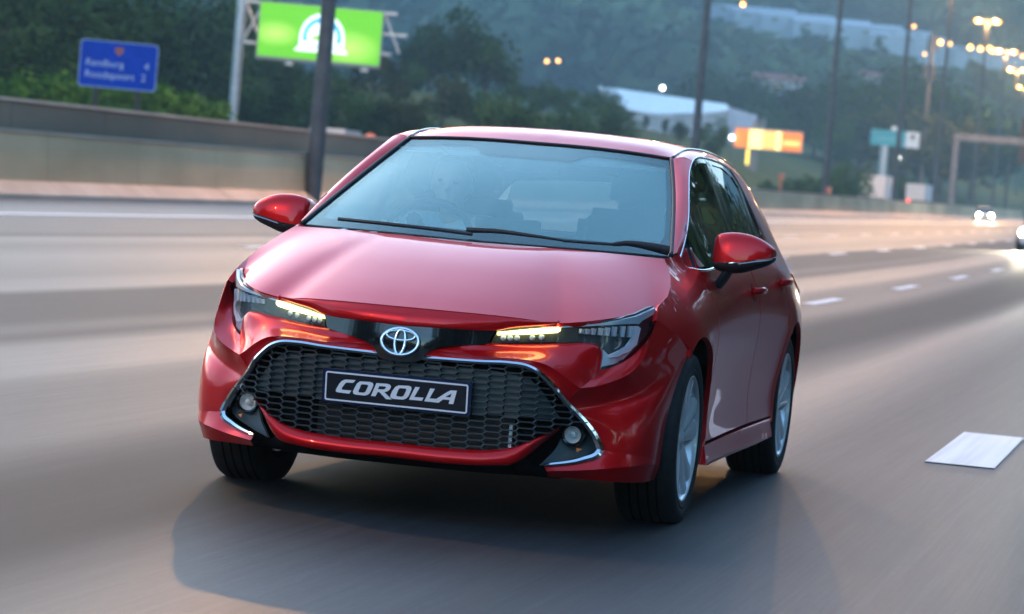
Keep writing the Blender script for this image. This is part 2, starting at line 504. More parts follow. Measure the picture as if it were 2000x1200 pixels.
bs = sheet('bumper_skin', E1, PAINT, bump, weld=True, flip=True, extra=(F1,))
for g, nm in ((E2, 'headlight_shelf'), (F2, 'bumper_corner'), (G1, 'lower_wedge'), (G2, 'lower_skirt')):
    sheet(nm, g, PAINT, bump, flip=True, flange=0.0, pair=True)

# --- chrome strip round the lower intake
def strip(name, pts, wid, m, parent, n=80, dx=.004, bothsides=True):
    c = curve(pts, n)
    t = np.gradient(c, axis=0); t /= np.linalg.norm(t, axis=1)[:, None]
    out = np.array([1.0, 0.25, 0.1]); out /= np.linalg.norm(out)
    s = np.cross(t, out); s /= np.linalg.norm(s, axis=1)[:, None]
    w = np.full(n, wid) if np.isscalar(wid) else np.interp(np.linspace(0, 1, n), np.linspace(0, 1, len(wid)), wid)
    prof = [(-1, -.2), (-.8, .5), (0, .9), (.8, .5), (1, -.2)]
    G = np.stack([c + s * (w[:, None] * a * .5) + out * (b * .012 + dx) for a, b in prof])
    return sheet(name, G, m, parent, pair=True, flip=False)
trim_pts = chrome_c[1:]
strip('chrome_trim', [trim_pts[0]] + trim_pts[1:], [.016, .016, .018, .020, .022, .030], CHROME, bump)
strip('chrome_trim', chrome_low, [.030, .022, .016, .012], CHROME, bump, n=40)

# --- dark bar with the emblem
gpoly = [(0.0, pg(790, 637)[2])] + [tuple(pg(*p)[1:]) for p in [(840, 640), (888, 643), (946, 645.5), (968, 646), (953, 671.5)] + ZH([(1400, 395), (1250, 412), (1130, 452), (1075, 512), (1048, 545), (1000, 562)])] + [(0.0, pg(786, 708)[2])]
full = gpoly + [(-a, b) for a, b in reversed(gpoly[1:-1])]
panel('emblem_bar', full, lambda y, z: (xg(y) + .006 - .16 * max(0, z - .62), y, z), GLOSSBLACK, car, step=.018, flange=.02, flip=False)
emblem = MB()
EC = np.array([.941, 0, .6195])
def ell(a, b, cz=0, n=44, w0=0, w1=2*math.pi):
    return [EC + np.array([-(cz + b * math.sin(t)) * .22, a * math.cos(t), cz + b * math.sin(t)]) for t in np.linspace(w0, w1, n)]
emblem.tube(ell(.065, .0452), .0066, 8, False)
emblem.tube(ell(.0178, .0430, -.001), .0056, 8, False)
emblem.tube(ell(.0505, .0168, .0215), .0054, 8, False)
emblem.build('emblem', CHROME, car, smooth=True, sharp=None)
eb = MB(); eb.add([EC + np.array([-.012, 0, 0])] + [p + np.array([-.012, 0, 0]) for p in ell(.064, .044)[:-1]], [(0, i, i % 43 + 1) for i in range(1, 44)])
eb.build('emblem_back', GLOSSBLACK, car)

# --- headlights
hl_px = ZB([(165, 366), (300, 342), (600, 320), (850, 299), (1100, 290), (1300, 268), (1500, 234), (1700, 190), (1850, 122), (1905, 105), (1912, 160), (1895, 240), (1830, 420), (1700, 580), (1550, 700), (1400, 770), (1285, 802), (1278, 780), (1300, 572), (1270, 542), (1200, 514), (1100, 501), (900, 512), (400, 516), (75, 513)])
hl_poly = [tuple(ph(*p)[1:]) for p in hl_px]
def hlf(off): return lambda y, z: (xh(y, z) + off * max(.35, min(1, (.80 - y) / .10)), y - (.5 * abs(off) if y > .70 else 0), z)
def hpoly(px): return [tuple(ph(*p)[1:]) for p in ZB(px)]
headlights = []
for sd in (1, -1):
    h = empty('headlight'); h.parent = car
    headlights.append(h)
    panel('housing', hl_poly, hlf(-.030), LAMPGREY, h, step=.03, side=sd, flange=.01)
    panel('running_light', hpoly([(172, 382), (300, 372), (500, 352), (700, 336), (840, 328), (862, 345), (855, 372), (820, 390), (600, 404), (400, 410), (172, 414)]), hlf(-.004), DRLM, h, step=.02, side=sd, flange=.01)
    panel('chrome_strip', hpoly([(862, 322), (1100, 308), (1300, 290), (1500, 256), (1700, 214), (1850, 148), (1900, 120), (1900, 185), (1760, 262), (1725, 300), (1690, 296), (1500, 300), (1200, 318), (862, 338)]), hlf(-.010), LAMPSILVER, h, step=.02, side=sd, flange=.012)
    panel('light_guide', hpoly([(1715, 320), (1742, 345), (1700, 520), (1610, 602), (1480, 652), (1385, 664), (1375, 640), (1480, 600), (1590, 545), (1660, 450), (1692, 320)]), hlf(-.008), WHITEP, h, step=.02, side=sd, flange=.012)
    panel('lower_reflector', hpoly([(1312, 572), (1375, 640), (1385, 670), (1480, 660), (1620, 612), (1660, 580), (1560, 680), (1420, 735), (1290, 762)]), hlf(-.016), LAMPSILVER, h, step=.02, side=sd, flange=.012)
    panel('bezel', hpoly([(180, 420), (600, 412), (820, 398), (900, 340), (1040, 330), (1030, 400), (1060, 480), (900, 500), (740, 490), (150, 500)]), hlf(-.018), mat('bezel_grey', (.06, .065, .06), .3), h, step=.03, side=sd, flange=.01)
    for px_ in [(225, 450), (300, 450), (375, 450), (540, 445), (640, 440)]:
        led = MB(); P = ph(*ZB([px_])[0]); led.lathe([(.0, .004), (.008, .003), (.011, -.006)], 10, 'x', (P[0] - .014, P[1] * sd, P[2]))
        led.build('led_cup', LAMPSILVER, h, True)
    # projector bowl and reflector ribs
    P = ph(*ZB([(1505, 490)])[0]); bw = MB()
    bw.lathe([(.027, .010), (.024, .004), (.020, -.006), (.012, -.014), (.0, -.018)], 22, 'x', (P[0] - .010, P[1] * sd - .022 * sd, P[2]))
    bw.build('projector_bowl', LAMPSILVER, h, True)
    bl = MB(); bl.lathe([(.0, .012), (.007, .010), (.011, .004), (.013, -.006)], 16, 'x', (P[0] - .016, P[1] * sd - .022 * sd, P[2]))
    bl.build('projector_lens', GLOSSBLACK, h, True)
    for k, px_ in enumerate([(1085, 350), (1150, 350), (1215, 345), (1290, 340), (1365, 335), (1440, 325), (1530, 320), (1610, 318)]):
        a = ph(*ZB([px_])[0]); b_ = ph(*ZB([(px_[0] - 20, 400 + 6 * k)])[0])
        rb = MB(); w = .010
        rb.add([(a[0] - .014, (a[1] - w) * sd, a[2]), (a[0] - .010, a[1] * sd, a[2]), (a[0] - .014, (a[1] + w) * sd, a[2]),
                (b_[0] - .022, (b_[1] - w) * sd, b_[2]), (b_[0] - .014, b_[1] * sd, b_[2]), (b_[0] - .022, (b_[1] + w) * sd, b_[2])], [(0, 1, 4, 3), (1, 2, 5, 4)])
        rb.build('reflector_rib', LAMPSILVER, h)
    panel('lens', hl_poly, hlf(0.0), LENS, h, step=.03, side=sd, flange=0)

# --- lower intake: backing, radiator, honeycomb bars
inner = [tuple(np.array(p)[1:]) for p in curve(chrome_c, 40)]
blade_hi = [(.915, 0, on(775, 868.5, x=.915)[2]), (.912, .2, .2655), (.895, .36, .277), (.883, .414, .290), (.865, .468, .319), (.82, .516, .349), (.785, .547, .372)]
blade_lo = [(.925, 0, on(775, 893.5, x=.925)[2]), (.922, .2, .2205), (.905, .36, .230), (.89, .414, .238), (.868, .452, .264), (.823, .499, .315), (.782, .545, .366)]
lowb = [tuple(np.array(p)[1:]) for p in curve(blade_hi, 30)]
open_poly = [p for p in inner if p[1] > .375 or p[0] < .3] + list(reversed(lowb))
grille = empty('lower_grille'); grille.parent = car
fullp = lambda P: P + [(-a, b) for a, b in reversed(P)]
panel('grille_backing', fullp([(max(a, 1e-4), b) for a, b in open_poly]), lambda y, z: (xb(y) - .115, y, z), DARK, grille, step=.06, flange=0)
blind = [(y, z) for y, z in open_poly]
pz = [(.30, .548), (.44, .535), (.49, .49), (.54, .42), (.555, .40), (.40, .395), (-.40, .395), (-.555, .40), (-.54, .42), (-.49, .49), (-.44, .535), (-.30, .548)]
panel('blanking_panel', pz, lambda y, z: (xb(y) - .040, y, z), SLATE, grille, step=.05)
rad_m = noisy(mat('radiator_fins', (.05, .04, .036), .6), 30, (.035, .028, .026), (.07, .055, .05), stretch=(1, 30, 1))
rb = MB(); rb.box((.815, -.30, .262), (.83, .40, .392)); rb.box((.815, .02, .30), (.835, .05, .392)); rb.build('radiator', rad_m, grille)
rb = MB(); rb.box((.832, .385, .285), (.842, .397, .372)); rb.build('radiator_rail', SATIN, grille)
gm = MB(); W, Dg, LV = .045, .011, .0109
op = np.array(open_poly + [(-a, b) for a, b in reversed(open_poly)])
def bar(y0, z0, y1, z1):
    q = np.array([[(y0 + y1) / 2, (z0 + z1) / 2]])
    if not inside(op, q)[0]: return
    a0, a1 = xb(y0) - .016, xb(y1) - .016; t = .0021; dp = .02
    n = np.array([-(z1 - z0), y1 - y0]); n = n / np.linalg.norm(n) * t
    c = [(a0, y0 + n[0], z0 + n[1]), (a1, y1 + n[0], z1 + n[1]), (a1, y1 - n[0], z1 - n[1]), (a0, y0 - n[0], z0 - n[1])]
    d = [(p[0] - dp, p[1], p[2]) for p in c]
    gm.add(c + d, [(0, 1, 2, 3), (4, 7, 6, 5), (0, 4, 5, 1), (1, 5, 6, 2), (2, 6, 7, 3), (3, 7, 4, 0)])
for lv in range(32):
    z = .252 + lv * LV
    ph0 = 0 if lv % 2 == 0 else (W + Dg)
    k0 = -8
    for k in range(k0, 9):
        y = k * 2 * (W + Dg) + ph0 - W / 2
        bar(y, z, y + W, z)
        bar(y + W, z, y + W + Dg, z + LV)
        bar(y - Dg, z + LV, y, z)
GRILLEM = mat('grille_bars', (.035, .045, .05), .35)
gm.build('grille_mesh', GRILLEM, grille)
bm_ = curve(blade_hi, 50) * .5 + curve(blade_lo, 50) * .5; bm_[:, 0] += .012
sheet('intake_blade', loft([drop(curve(blade_hi, 50), -.05, .0), curve(blade_hi, 50), bm_, curve(blade_lo, 50), drop(curve(blade_lo, 50), -.03, -.004)], 50, 16), PAINT, bump, flip=True)
ut = MB()
ut.box((.35, -.55, .188), (.72, .55, .21))
ut.build('undertray', DARK, car)
sheet('air_dam', loft([drop(curve(blade_lo[:5], 30), -.012, -.002), drop(curve(blade_lo[:5], 30), -.045, -.018), [(.80, 0, .186), (.79, .3, .188), (.74, .50, .194), (.70, .56, .20)]], 30, 8), DARK, bump, flip=True)

# --- fog lamps in their dark pockets
pock = [(.49, .232), (.53, .285), (.555, .345), (.575, .41), (.61, .40), (.64, .36), (.668, .31), (.662, .293), (.62, .272), (.55, .248)]
def pockx(y, z): return .80 - (y - .5) * .62 - (z - .25) * .12
FOGM = glass_material('fog_glass', (.97, .98, .99), ior=1.4)
FOGSILVER = mat('fog_silver', (.92, .93, .90), .35, .1)
panel('fog_pocket', pock, lambda y, z: (pockx(y, z) - .03, y, z), mat('pocket_grey', (.085, .115, .13), .35), bump, step=.03, both=True, flange=.01)
panel('pocket_backing', [(.36, .20), (.60, .20), (.69, .29), (.60, .44), (.45, .56), (.36, .56)], lambda y, z: (pockx(y, z) - .10, y, z), DARK, bump, step=.06, both=True, flange=0)
for sd in (1, -1):
    f = empty('fog_lamp'); f.parent = car
    o = (.728, .587 * sd, .346)
    h = MB(); h.lathe([(.030, .012), (.036, .016), (.043, .006), (.046, -.03)], 24, 'x', o); h.build('lamp_ring', GLOSSBLACK, f, True)
    h = MB(); h.lathe([(.030, .006), (.024, -.008), (.012, -.016), (0, -.018)], 24, 'x', o); h.build('reflector', FOGSILVER, f, True)
    h = MB(); h.lathe([(0, .012), (.010, .008), (.011, -.01)], 12, 'x', o); h.build('bulb_cap', FOGSILVER, f, True)
    h = MB(); h.lathe([(0, .018), (.018, .016), (.030, .010)], 24, 'x', o); h.build('lens', FOGM, f, True)
    a = MB(); a.add([(.735, .603 * sd, .302), (.725, .622 * sd, .298), (.74, .607 * sd, .288), (.73, .603 * sd, .302), (.72, .622 * sd, .298), (.735, .607 * sd, .288)], [(0, 1, 2), (3, 5, 4), (0, 3, 4, 1), (1, 4, 5, 2), (2, 5, 3, 0)])
    a.build('tow_cover', AMBER, f)

# --- number plate
plate = empty('number_plate'); plate.parent = car
PC = np.array([.936, 0.0, .4455]); PT = .115
def pp(y, z, d=0.0): return PC + np.array([z * math.sin(PT) + d * math.cos(PT), y, z * math.cos(PT) - d * math.sin(PT)])
def rrect(w, h, r, n=5):
    out = []
    for cx, cy, a0 in ((w/2-r, h/2-r, 0), (-w/2+r, h/2-r, 90), (-w/2+r, -h/2+r, 180), (w/2-r, -h/2+r, 270)):
        out += [(cx + r*math.cos(rad(a0 + 90*k/n)), cy + r*math.sin(rad(a0 + 90*k/n))) for k in range(n + 1)]
    return out
b = MB(); b.prism(rrect(.528, .118, .008), pp, -.012, 0.0); b.build('plate_holder', NAVY, plate)
b = MB(); b.prism(rrect(.496, .0905, .004), pp, 0, .0016); b.build('plate_face', PLATEBLACK, plate)
b = MB(); o_, i_ = rrect(.506, .101, .008), rrect(.4955, .0900, .004); n_ = len(o_)
b.add([pp(*p, .0005) for p in o_] + [pp(*p, .003) for p in o_] + [pp(*p, .003) for p in i_] + [pp(*p, .0005) for p in i_],
      sum([[(i, (i+1) % n_, n_+(i+1) % n_, n_+i), (n_+i, n_+(i+1) % n_, 2*n_+(i+1) % n_, 2*n_+i), (2*n_+i, 2*n_+(i+1) % n_, 3*n_+(i+1) % n_, 3*n_+i)] for i in range(n_)], []))
b.build('plate_border', WHITEP, plate)
_A = np.array([[-.253, .0505], [.253, .0505], [.253, -.0505], [-.253, -.0505]]); _Z = np.array([[88, 655], [1545, 790], [1530, 1085], [75, 945.]])
_M = np.linalg.lstsq(np.c_[_Z, np.ones(4), _Z[:, :1] * _Z[:, 1:]], _A, rcond=None)[0]
def pz2(q): return [tuple(np.array([a, b_, 1, a * b_]) @ _M) for a, b_ in q]
letters = {
 'letter_c': ([(395, 748), (290, 742), (255, 755), (230, 780), (195, 840), (190, 858), (205, 870), (330, 885), (352, 853), (262, 846), (250, 840), (258, 820), (285, 785), (300, 773), (370, 776)], None),
 'letter_o': ([(440, 760), (540, 765), (570, 775), (578, 795), (565, 830), (540, 880), (520, 895), (490, 903), (395, 893), (372, 883), (368, 860), (385, 825), (410, 780)], [(460, 789), (515, 793), (525, 801), (518, 820), (498, 862), (480, 873), (432, 869), (425, 859), (440, 825), (450, 798)]),
 'letter_r': ([(608, 776), (715, 783), (748, 793), (758, 812), (748, 838), (725, 858), (690, 868), (765, 942), (708, 938), (640, 868), (622, 866), (598, 910), (553, 906)], [(640, 806), (700, 811), (708, 820), (698, 833), (680, 839), (625, 837)]),
 'letter_o.001': ([(835, 798), (935, 803), (962, 812), (968, 832), (955, 868), (935, 910), (915, 930), (885, 942), (780, 935), (755, 925), (750, 905), (768, 860), (800, 815)], [(850, 826), (905, 830), (915, 838), (908, 860), (888, 900), (870, 912), (822, 908), (812, 900), (825, 865), (838, 836)]),
 'letter_l': ([(1005, 813), (1052, 817), (996, 915), (1090, 922), (1074, 953), (942, 942)], None),
 'letter_l.001': ([(1158, 828), (1205, 832), (1150, 929), (1222, 934), (1240, 945), (1205, 968), (1098, 958)], None),
 'letter_a': ([(1222, 932), (1330, 863), (1365, 847), (1428, 850), (1392, 986), (1345, 982), (1355, 944), (1288, 939), (1243, 972), (1200, 968)], [(1374, 878), (1363, 917), (1312, 914)])}
for nm, (o_, h_) in letters.items():
    f_ = lambda y, z, dd=.003: tuple(pp(y, z, dd))
    lt = panel(nm, pz2(o_), f_, WHITEP, plate, step=.03, edge=.02, flange=.002)
    if h_: panel('counter', pz2(h_), lambda y, z: tuple(pp(y, z, .0036)), PLATEBLACK, lt, step=.03, edge=.02, flange=0)
# --- windscreen, pillars, roof
wsc = [(-.206, .718, .974), (-.529, .659, 1.112), (-.782, .607, 1.223), (-1.052, .541, 1.348)]
ws_bot = [(-.01, 0, .972), (-.043, .3, .975), (-.122, .55, .975), (-.206, .718, .974)]
ws_top = [(-1.0, 0, on(1043, 280, x=-1.0)[2]), (-1.006, .2, 1.3655), (-1.025, .40, 1.358), (-1.052, .541, 1.348)]
def wsrow(w):
    a, b_ = curve(ws_bot, 30), curve(ws_top, 30); r = a * (1-w) + b_ * w
    e = curve(wsc, 60)[int(round(w * 59))]
    r = r + (np.linspace(0, 1, 30) ** 3)[:, None] * (e - r[-1])
    k = (1 - np.linspace(0, 1, 30) ** 2)[:, None] * math.sin(math.pi * w) * .022
    return r + k * np.array([.46, 0, .89])
WSG = loft([wsrow(w) for w in (0, .25, .5, .75, 1)], 40, 36)
sheet('windscreen', WSG, WSGLASS, car, flip=True)
VEIL = bpy.data.materials.new('painted_veil'); VEIL.use_nodes = True  # pale teal veil painted in for the dash reflection on the windscreen
_N, _L = VEIL.node_tree.nodes, VEIL.node_tree.links; _N.remove(_N['Principled BSDF'])
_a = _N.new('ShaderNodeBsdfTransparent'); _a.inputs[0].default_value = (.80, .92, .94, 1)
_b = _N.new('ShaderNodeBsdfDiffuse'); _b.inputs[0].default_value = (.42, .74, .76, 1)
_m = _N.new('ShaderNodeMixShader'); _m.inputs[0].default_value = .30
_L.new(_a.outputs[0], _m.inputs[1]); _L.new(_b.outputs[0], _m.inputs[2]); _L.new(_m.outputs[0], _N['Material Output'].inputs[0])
sheet('painted_veil', WSG + np.array([-.006, 0, -.011]), VEIL, car, flip=True)
# dark printed band round the edge of the glass
def ws_at(u, w):
    i = min(int(w * 35), 34); fw = w * 35 - i; j = min(int(u * 39), 38); fu = u * 39 - j
    return (WSG[i, j] * (1-fw) * (1-fu) + WSG[i+1, j] * fw * (1-fu) + WSG[i, j+1] * (1-fw) * fu + WSG[i+1, j+1] * fw * fu)
inn = np.array([-.0025, 0, -.0045])
def band(us0, ws0, us1, ws1, nm='screen_band'):
    return np.stack([np.array([ws_at(u, w) + inn for u, w in zip(us0, ws0)]), np.array([ws_at((u+u2)/2, (w+w2)/2) + inn for u, w, u2, w2 in zip(us0, ws0, us1, ws1)]), np.array([ws_at(u, w) + inn for u, w in zip(us1, ws1)])])
n_ = 40; t_ = np.linspace(0, 1, n_)
outer_u, outer_w, in_u, in_w = [], [], [], []
def edge_path():
    o, i = [], []
    for t in np.linspace(0, 1, 26): o.append((t, 0)); i.append((min(t, .955) if t < .9 else .90 + .045 * min(1, (t - .9) / .08), .085 - .0 * t if t < .88 else .085 + max(0, (t - .93)) * 1.2))
    for t in np.linspace(0, 1, 30)[1:]: o.append((1, t)); i.append((.955 - .002 * t, min(.17 + .74 * t, .90)))
    for t in np.linspace(1, 0, 26)[1:]: o.append((t, 1)); i.append((min(t, .94), .925 if t > .42 else (.925 - .10 * min(1, (.42 - t) / .12))))
    return o, i
eo, ei = edge_path()
BG_ = band([p[0] for p in eo], [p[1] for p in eo], [p[0] for p in ei], [p[1] for p in ei])
sheet('screen_band', BG_, FROST, car, flip=True)
seal = MB()
for sg in (1, -1):
    seal.tube(curve(wsc, 30) * (1, sg, 1) + np.array([.004, 0, .002]), .008, 6)
tp = curve(ws_top, 24); seal.tube(np.concatenate([tp[::-1] * (1, -1, 1), tp[1:]]) + np.array([.002, 0, .002]), .006, 6)
seal.build('screen_seal', PLASTIC, car, smooth=True, sharp=None)

dlo_f = [(-.275, .985), (-.347, 1.015), (-.547, 1.113), (-.773, 1.225), (-.974, 1.312), (-1.084, 1.349)]
dl3 = [(x, ys(x, z), z) for x, z in dlo_f]
pin, pout = curve(wsc, 30), curve(dl3, 30)
pm = pin * .5 + pout * .5 + np.array([.006, .003, .008])
sheet('front_pillar', loft([drop(pin, -.02, -.02), pin, pm, pout], 30, 14), PAINT, car, flip=True, flange=0, pair=True)

def zc(x): return float(hermite([-3.25, -3.0, -2.5, -2.0, -1.6, -1.3, -1.1, -1.0], [1.245, 1.312, 1.395, 1.434, 1.441, 1.428, 1.398, ws_top[0][2]], x))
def zd(x): return float(hermite([-3.3, -3.0, -2.6, -2.3, -2.06, -1.80, -1.446, -1.267, -1.164, -1.084], [1.10, 1.18, 1.268, 1.318, 1.342, 1.362, 1.372, 1.373, 1.363, 1.349], x))
rrows = [[ws_top[0], ws_top[1], ws_top[2], ws_top[3], (-1.078, .580, 1.361), (-1.084, ys(-1.084, 1.349), 1.349)]]
rrows[0][-2] = (-1.078, (.541 + ys(-1.084, 1.349)) / 2 + .006, 1.360)
for x in (-1.16, -1.24, -1.38, -1.6, -1.9, -2.3, -2.7, -3.0, -3.2):
    z0, ze = zc(x), zd(x); ye = ys(x, ze)
    rrows.append([(x, 0, z0), (x, ye * .36, z0 - .005), (x, ye * .70, z0 - .020), (x, ye * .885, z0 - .040), (x, ye * .95, ze * .55 + (z0 - .040) * .45 + .006), (x, ye, ze)])
sheet('roof', loft(rrows, 40, 60), PAINT, car, flip=True, flange=.01)
dt = MB()
dpts = [rrows[i][3] for i in range(0, 9)]
for sg in (1, -1): dt.tube(curve(dpts, 40) * (1, sg, 1) + np.array([0, 0, .001]), .007, 6)
dt.build('roof_moulding', GLOSSBLACK, car, True, None)
an = MB()
ax, az = -2.55, zc(-2.55)
for i in range(1):
    prof = [(.10, 0, .012), (.05, .020, .018), (0, .042, .018), (-.035, .062, .012), (-.045, .066, .004)]
    R_ = []
    for dx, dz, w in prof:
        R_.append([(ax + dx + .03 * 0, w * math.cos(t), az - .012 + dz * max(0, math.sin(t)) + (0.0 if math.sin(t) > 0 else -.006)) for t in np.linspace(0, 2*math.pi, 15)[:-1]])
    an.add([p for r in R_ for p in r], grid_faces(len(R_), 14, wrap=True) + [tuple(range(14)), tuple(range(56, 70))])
an.build('antenna_fin', PAINT, car, True, 40)

# --- side panels
def arc(a0, a1, r=.378, cx=0.0, n=14): return [arch(a, r, cx) for a in np.linspace(a0, a1, n)]
hs = curve(hood_side, 12)
f_top = [(p[0], p[2]) for p in hs]
fend = [(.225, .625), (.213, .655), (.285, .693), (.36, .727), (.434, .757)] + [tuple(psd(*p)[[0, 2]]) for p in [(1283.5, 602), (1291, 592)]] + f_top[:-1] + \
       [(-.089, .9645), (-.206, .974), (-.275, .985), (-.272, .962), (-.285, .94), (-.35, .93), (-.432, .926), (-.445, .85), (-.435, .70), (-.437, .5), (-.448, .275), (-.405, .20), (-.36, .20)] + arc(196, 54)
fm = (-.089, .711, .9645), (-.206, .718, .974)
def fend_fn(x, z):
    y = ys(x, z)
    d = math.hypot(x, z - .317)
    if d < .46: y += .010 * (1 - min(1, max(0, (d - .378) / .08))) ** 1.5 * (1 if z > .3 else .3)     # arch lip
    for q in (fm[0], fm[1]):
        w = math.exp(-((x - q[0]) ** 2 + (z - q[2]) ** 2) / .0012); y = y * (1 - w) + q[1] * w
    w = math.exp(-((x + .0) ** 2 + (z - .925) ** 2) / .0012); 
    return (x, y, z)
doors_f = [(-.456, .922), (-.80, .930), (-1.15, .944), (-1.49, .958), (-1.535, .94), (-1.555, .85), (-1.562, .67), (-1.585, .50), (-1.60, .288), (-.462, .280), (-.447, .5), (-.445, .70), (-.455, .85)]
doors_r = [(-1.545, .946), (-1.9, .968), (-2.30, .99), (-2.36, .985), (-2.42, .92), (-2.435, .82), (-2.37, .69)] + [arch(a, .42, -2.64) for a in np.linspace(58, 12, 10)] + [(-2.228, .33), (-2.235, .288), (-1.61, .288), (-1.595, .50), (-1.572, .67), (-1.565, .85)]
quart = [(-2.368, .99), (-2.352, 1.03), (-2.337, 1.1), (-2.267, 1.195), (-2.147, 1.295), (-2.06, 1.334), (-2.06, 1.342), (-2.3, 1.318), (-2.6, 1.268), (-3.0, 1.18), (-3.2, 1.12), (-3.3, 1.0), (-3.32, .7), (-3.30, .40), (-3.22, .22), (-3.05, .22)] + arc(195, -8, .378, -2.64, 26) + [(-2.235, .26)] + [arch(a, .415, -2.64) for a in np.linspace(12, 58, 10)] + [(-2.38, .685), (-2.447, .82), (-2.43, .925)]
quart = [q for q in quart]
def rear_fn(x, z):
    y = ys(x, z); d = math.hypot(x + 2.64, z - .317)
    if d < .46: y += .008 * (1 - min(1, max(0, (d - .378) / .08))) ** 1.5
    return (x, y, z)
sillp = [(-.41, .268), (-2.23, .278), (-2.25, .20), (-1.9, .188), (-.5, .188), (-.40, .195)]
def sill_fn(x, z): return (x, ys(x, z) + .004 + .022 * max(0, (.262 - z) / .07) - .01 * max(0, (.20 - z) / .012), z)
for sd, nm in ((1, 'left'), (-1, 'right')):
    panel('front_wing', fend, fend_fn, PAINT, car, step=.028, flip=True, side=sd, flange=.02)
    fd = panel('front_door', doors_f, side_fn(), PAINT, car, step=.04, flip=True, side=sd, flange=.02)
    rd = panel('rear_door', doors_r, rear_fn, PAINT, car, step=.04, flip=True, side=sd, flange=.02)
    panel('rear_quarter', quart, rear_fn, PAINT, car, step=.045, flip=True, side=sd, flange=.02)
    panel('side_sill', sillp, sill_fn, PAINT, car, step=.03, flip=True, side=sd, flange=.03)
    # side windows
    wf = [(-.300, .975), (-.272, .955), (-.285, .943), (-.36, .937), (-.80, .944), (-1.15, .958), (-1.41, .970), (-1.415, 1.15), (-1.42, 1.345), (-1.27, 1.354), (-1.12, 1.340), (-.975, 1.298), (-.775, 1.210), (-.55, 1.098), (-.36, 1.012)]
    wr = [(-1.535, .978), (-1.9, .992), (-2.12, 1.003), (-2.13, 1.15), (-2.12, 1.25), (-2.03, 1.315), (-1.80, 1.346), (-1.545, 1.352)]
    wq = [(-2.165, 1.006), (-2.32, 1.012), (-2.31, 1.08), (-2.26, 1.16), (-2.165, 1.25)]
    panel('window', wf, side_fn(-.010), SIDEGLASS, fd, step=.05, flip=True, side=sd, flange=0)
    panel('window', wr, side_fn(-.010), SIDEGLASS, rd, step=.05, flip=True, side=sd, flange=0)
    panel('quarter_light', wq, side_fn(-.010), SIDEGLASS, car, step=.05, flip=True, side=sd, flange=0)
    dlo = [(-.272, .968), (-.272, .95), (-.285, .938), (-.36, .930), (-.80, .936), (-1.15, .950), (-1.5, .963), (-1.9, .982), (-2.33, 1.003), (-2.345, 1.03), (-2.33, 1.1), (-2.26, 1.19), (-2.14, 1.29), (-2.06, 1.329), (-1.80, 1.358), (-1.446, 1.368), (-1.267, 1.366), (-1.115, 1.347), (-.992, 1.306), (-.792, 1.219), (-.565, 1.107), (-.360, 1.010), (-.290, .975)]
    ring = np.array([side_fn(-.008)(*p) for p in dlo + dlo[:1]]); ring = curve(ring, 160)
    tr = MB(); tr.tube(ring * (1, sd, 1), .0068, 6, False); tr.build('window_trim', CHROME, car, True, None)
    for (x0, x1, nmx) in ((-1.412, -1.478, fd), (-1.486, -1.540, rd)):
        panel('pillar_cover', [(x0, .966), (x1, .968), (x1, 1.362), (x0, 1.362)], side_fn(-.004), GLOSSBLACK, nmx, step=.05, flip=True, side=sd, flange=.01)
    panel('pillar_cover', [(-2.12, 1.0), (-2.168, 1.0), (-2.168, 1.262), (-2.12, 1.295)], side_fn(-.004), GLOSSBLACK, rd, step=.05, flip=True, side=sd, flange=.01)
    inner_top = panel('window_frame', [(-1.11, 1.344), (-1.27, 1.362), (-1.45, 1.364), (-1.80, 1.355), (-2.06, 1.325), (-2.14, 1.285), (-2.10, 1.270), (-2.03, 1.308), (-1.80, 1.340), (-1.45, 1.348), (-1.27, 1.346), (-1.14, 1.334)], side_fn(-.005), GLOSSBLACK, car, step=.05, flip=True, side=sd, flange=.005)
    # division bar of the front window
    panel('window_divider', [(-.40, .936), (-.43, .936), (-.475, 1.07), (-.50, 1.10), (-.455, 1.075)], side_fn(-.003), GLOSSBLACK, fd, step=.05, flip=True, side=sd, flange=.008)
    # handles
    for hx, hz, dn in ((-1.44, .845, fd), (-2.33, .872, rd)):
        o = empty('door_handle'); o.parent = dn
        hb = MB(); y0 = ys(hx, hz)
        R_ = []
        for t in np.linspace(0, 1, 9):
            x = hx + .085 - .17 * t; k = math.sin(math.pi * t); off = .012 + .030 * min(1, k * 1.9)
            R_ += [(x, (ys(x, hz) + off + .010 * math.cos(a)) * sd, hz + .014 * math.sin(a) + .004 * k) for a in np.linspace(0, 2*math.pi, 9)[:-1]]
        hb.add(R_, grid_faces(9, 8, wrap=True) + [tuple(range(8)), tuple(range(64, 72))]); hb.build('grip', PAINT, o, True, 50)
        cup = MB(); cup.lathe([(.0, -.006), (.030, -.004), (.042, .003)], 18, 'y', (hx, 0, hz - .006))
        cup.v = [(p[0], (ys(p[0], p[2]) + p[1] * .5 + .0005) * sd, p[2]) for p in cup.v]; cup.build('recess', PAINT, o, True, None)

